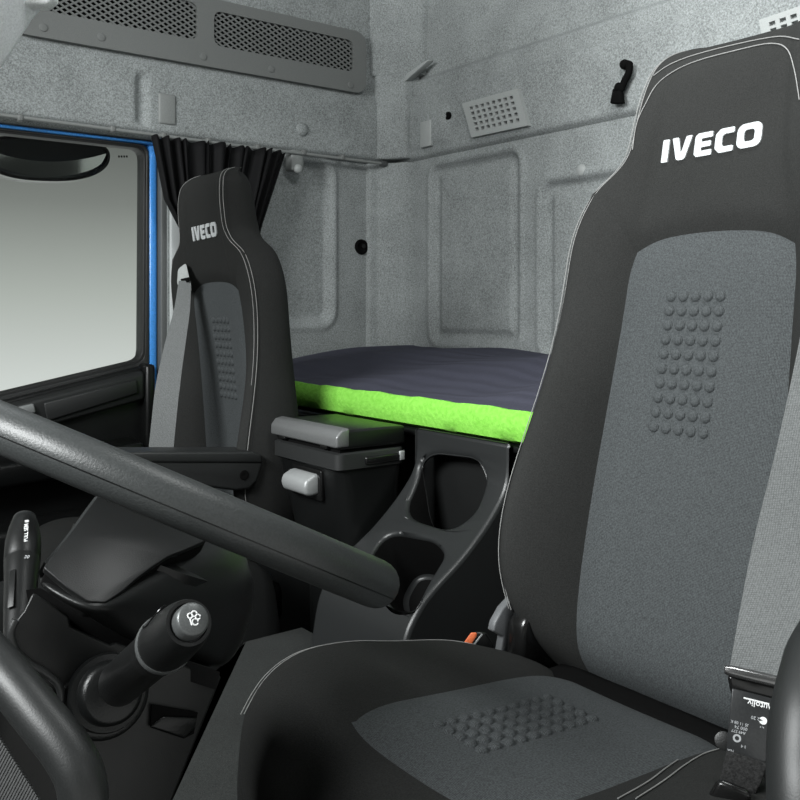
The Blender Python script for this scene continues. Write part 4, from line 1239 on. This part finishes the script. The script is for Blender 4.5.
# light grey step outside, seen under the belt
struct(prism('trim_9', [PZ(752, 772, -.60), PZ(800, 735, -.60), PZ(880, 760, -.60), PZ(880, 900, -.60), PZ(730, 900, -.60)], (0, 0, -.03), 'pillar', None, .004))

# ------------------------------------------------------------------ camera
cam = bpy.data.cameras.new('camera'); co = bpy.data.objects.new('camera', cam); COL.objects.link(co)
cam.sensor_width = 36; cam.lens = 36*FPX/800; cam.shift_y = -(400-HY)/800
cam.clip_start = .02
co.location = (0, 0, 0); co.rotation_euler = (math.radians(90), 0, -math.atan2(SN, CS))
S.camera = co

# ------------------------------------------------------------------ world: studio backdrop, dark above, bright floor
w = bpy.data.worlds.new('studio'); S.world = w; w.use_nodes = True
n = w.node_tree.nodes; l = w.node_tree.links
bg = n['Background']
tc = n.new('ShaderNodeTexCoord'); sp = n.new('ShaderNodeSeparateXYZ'); l.new(tc.outputs['Generated'], sp.inputs[0])
mr = n.new('ShaderNodeMapRange'); mr.inputs['From Min'].default_value = -.15; mr.inputs['From Max'].default_value = .35
l.new(sp.outputs['Z'], mr.inputs['Value'])
col = ramp(n, l, mr.outputs['Result'], [(0, (.80, .82, .80)), (.12, (.74, .76, .74)), (.33, (.47, .49, .46)), (.52, (.23, .24, .225)), (.67, (.125, .132, .124)), (1, (.10, .105, .10))])
l.new(col, bg.inputs['Color']); bg.inputs['Strength'].default_value = 1.0

def area(name, loc, target, sx, sy, power, color=(1, 1, 1), spread=180):
    L = bpy.data.lights.new(name, 'AREA'); L.shape = 'RECTANGLE'; L.size = sx; L.size_y = sy; L.energy = power; L.color = color
    L.spread = math.radians(spread)
    o = bpy.data.objects.new(name, L); COL.objects.link(o); o.location = loc
    o.rotation_euler = (Vector(target)-Vector(loc)).to_track_quat('-Z', 'Y').to_euler()
    return o
area('windscreen_softbox', (-1.2, .75, .95), (1.7, .9, .2), 1.3, .7, 50, (.97, 1, 1), 110)  # unseen studio softbox added in front of the windscreen opening
area('driver_door_fill', (.9, -1.3, .9), (1.2, 1.2, .0), 1.6, 1.2, 5, (.97, 1, 1))  # unseen fill light added outside the open driver door
area('overhead_fill', (.80, .45, 1.2), (1.7, .7, .25), .5, .4, 17, (.98, 1, .99))  # unseen overhead area light aimed at the rear wall

S.view_settings.view_transform = 'Standard'; S.view_settings.look = 'None'; S.view_settings.exposure = 0; S.view_settings.gamma = 1
S.cycles.use_denoising = True
S.cycles.max_bounces = 6
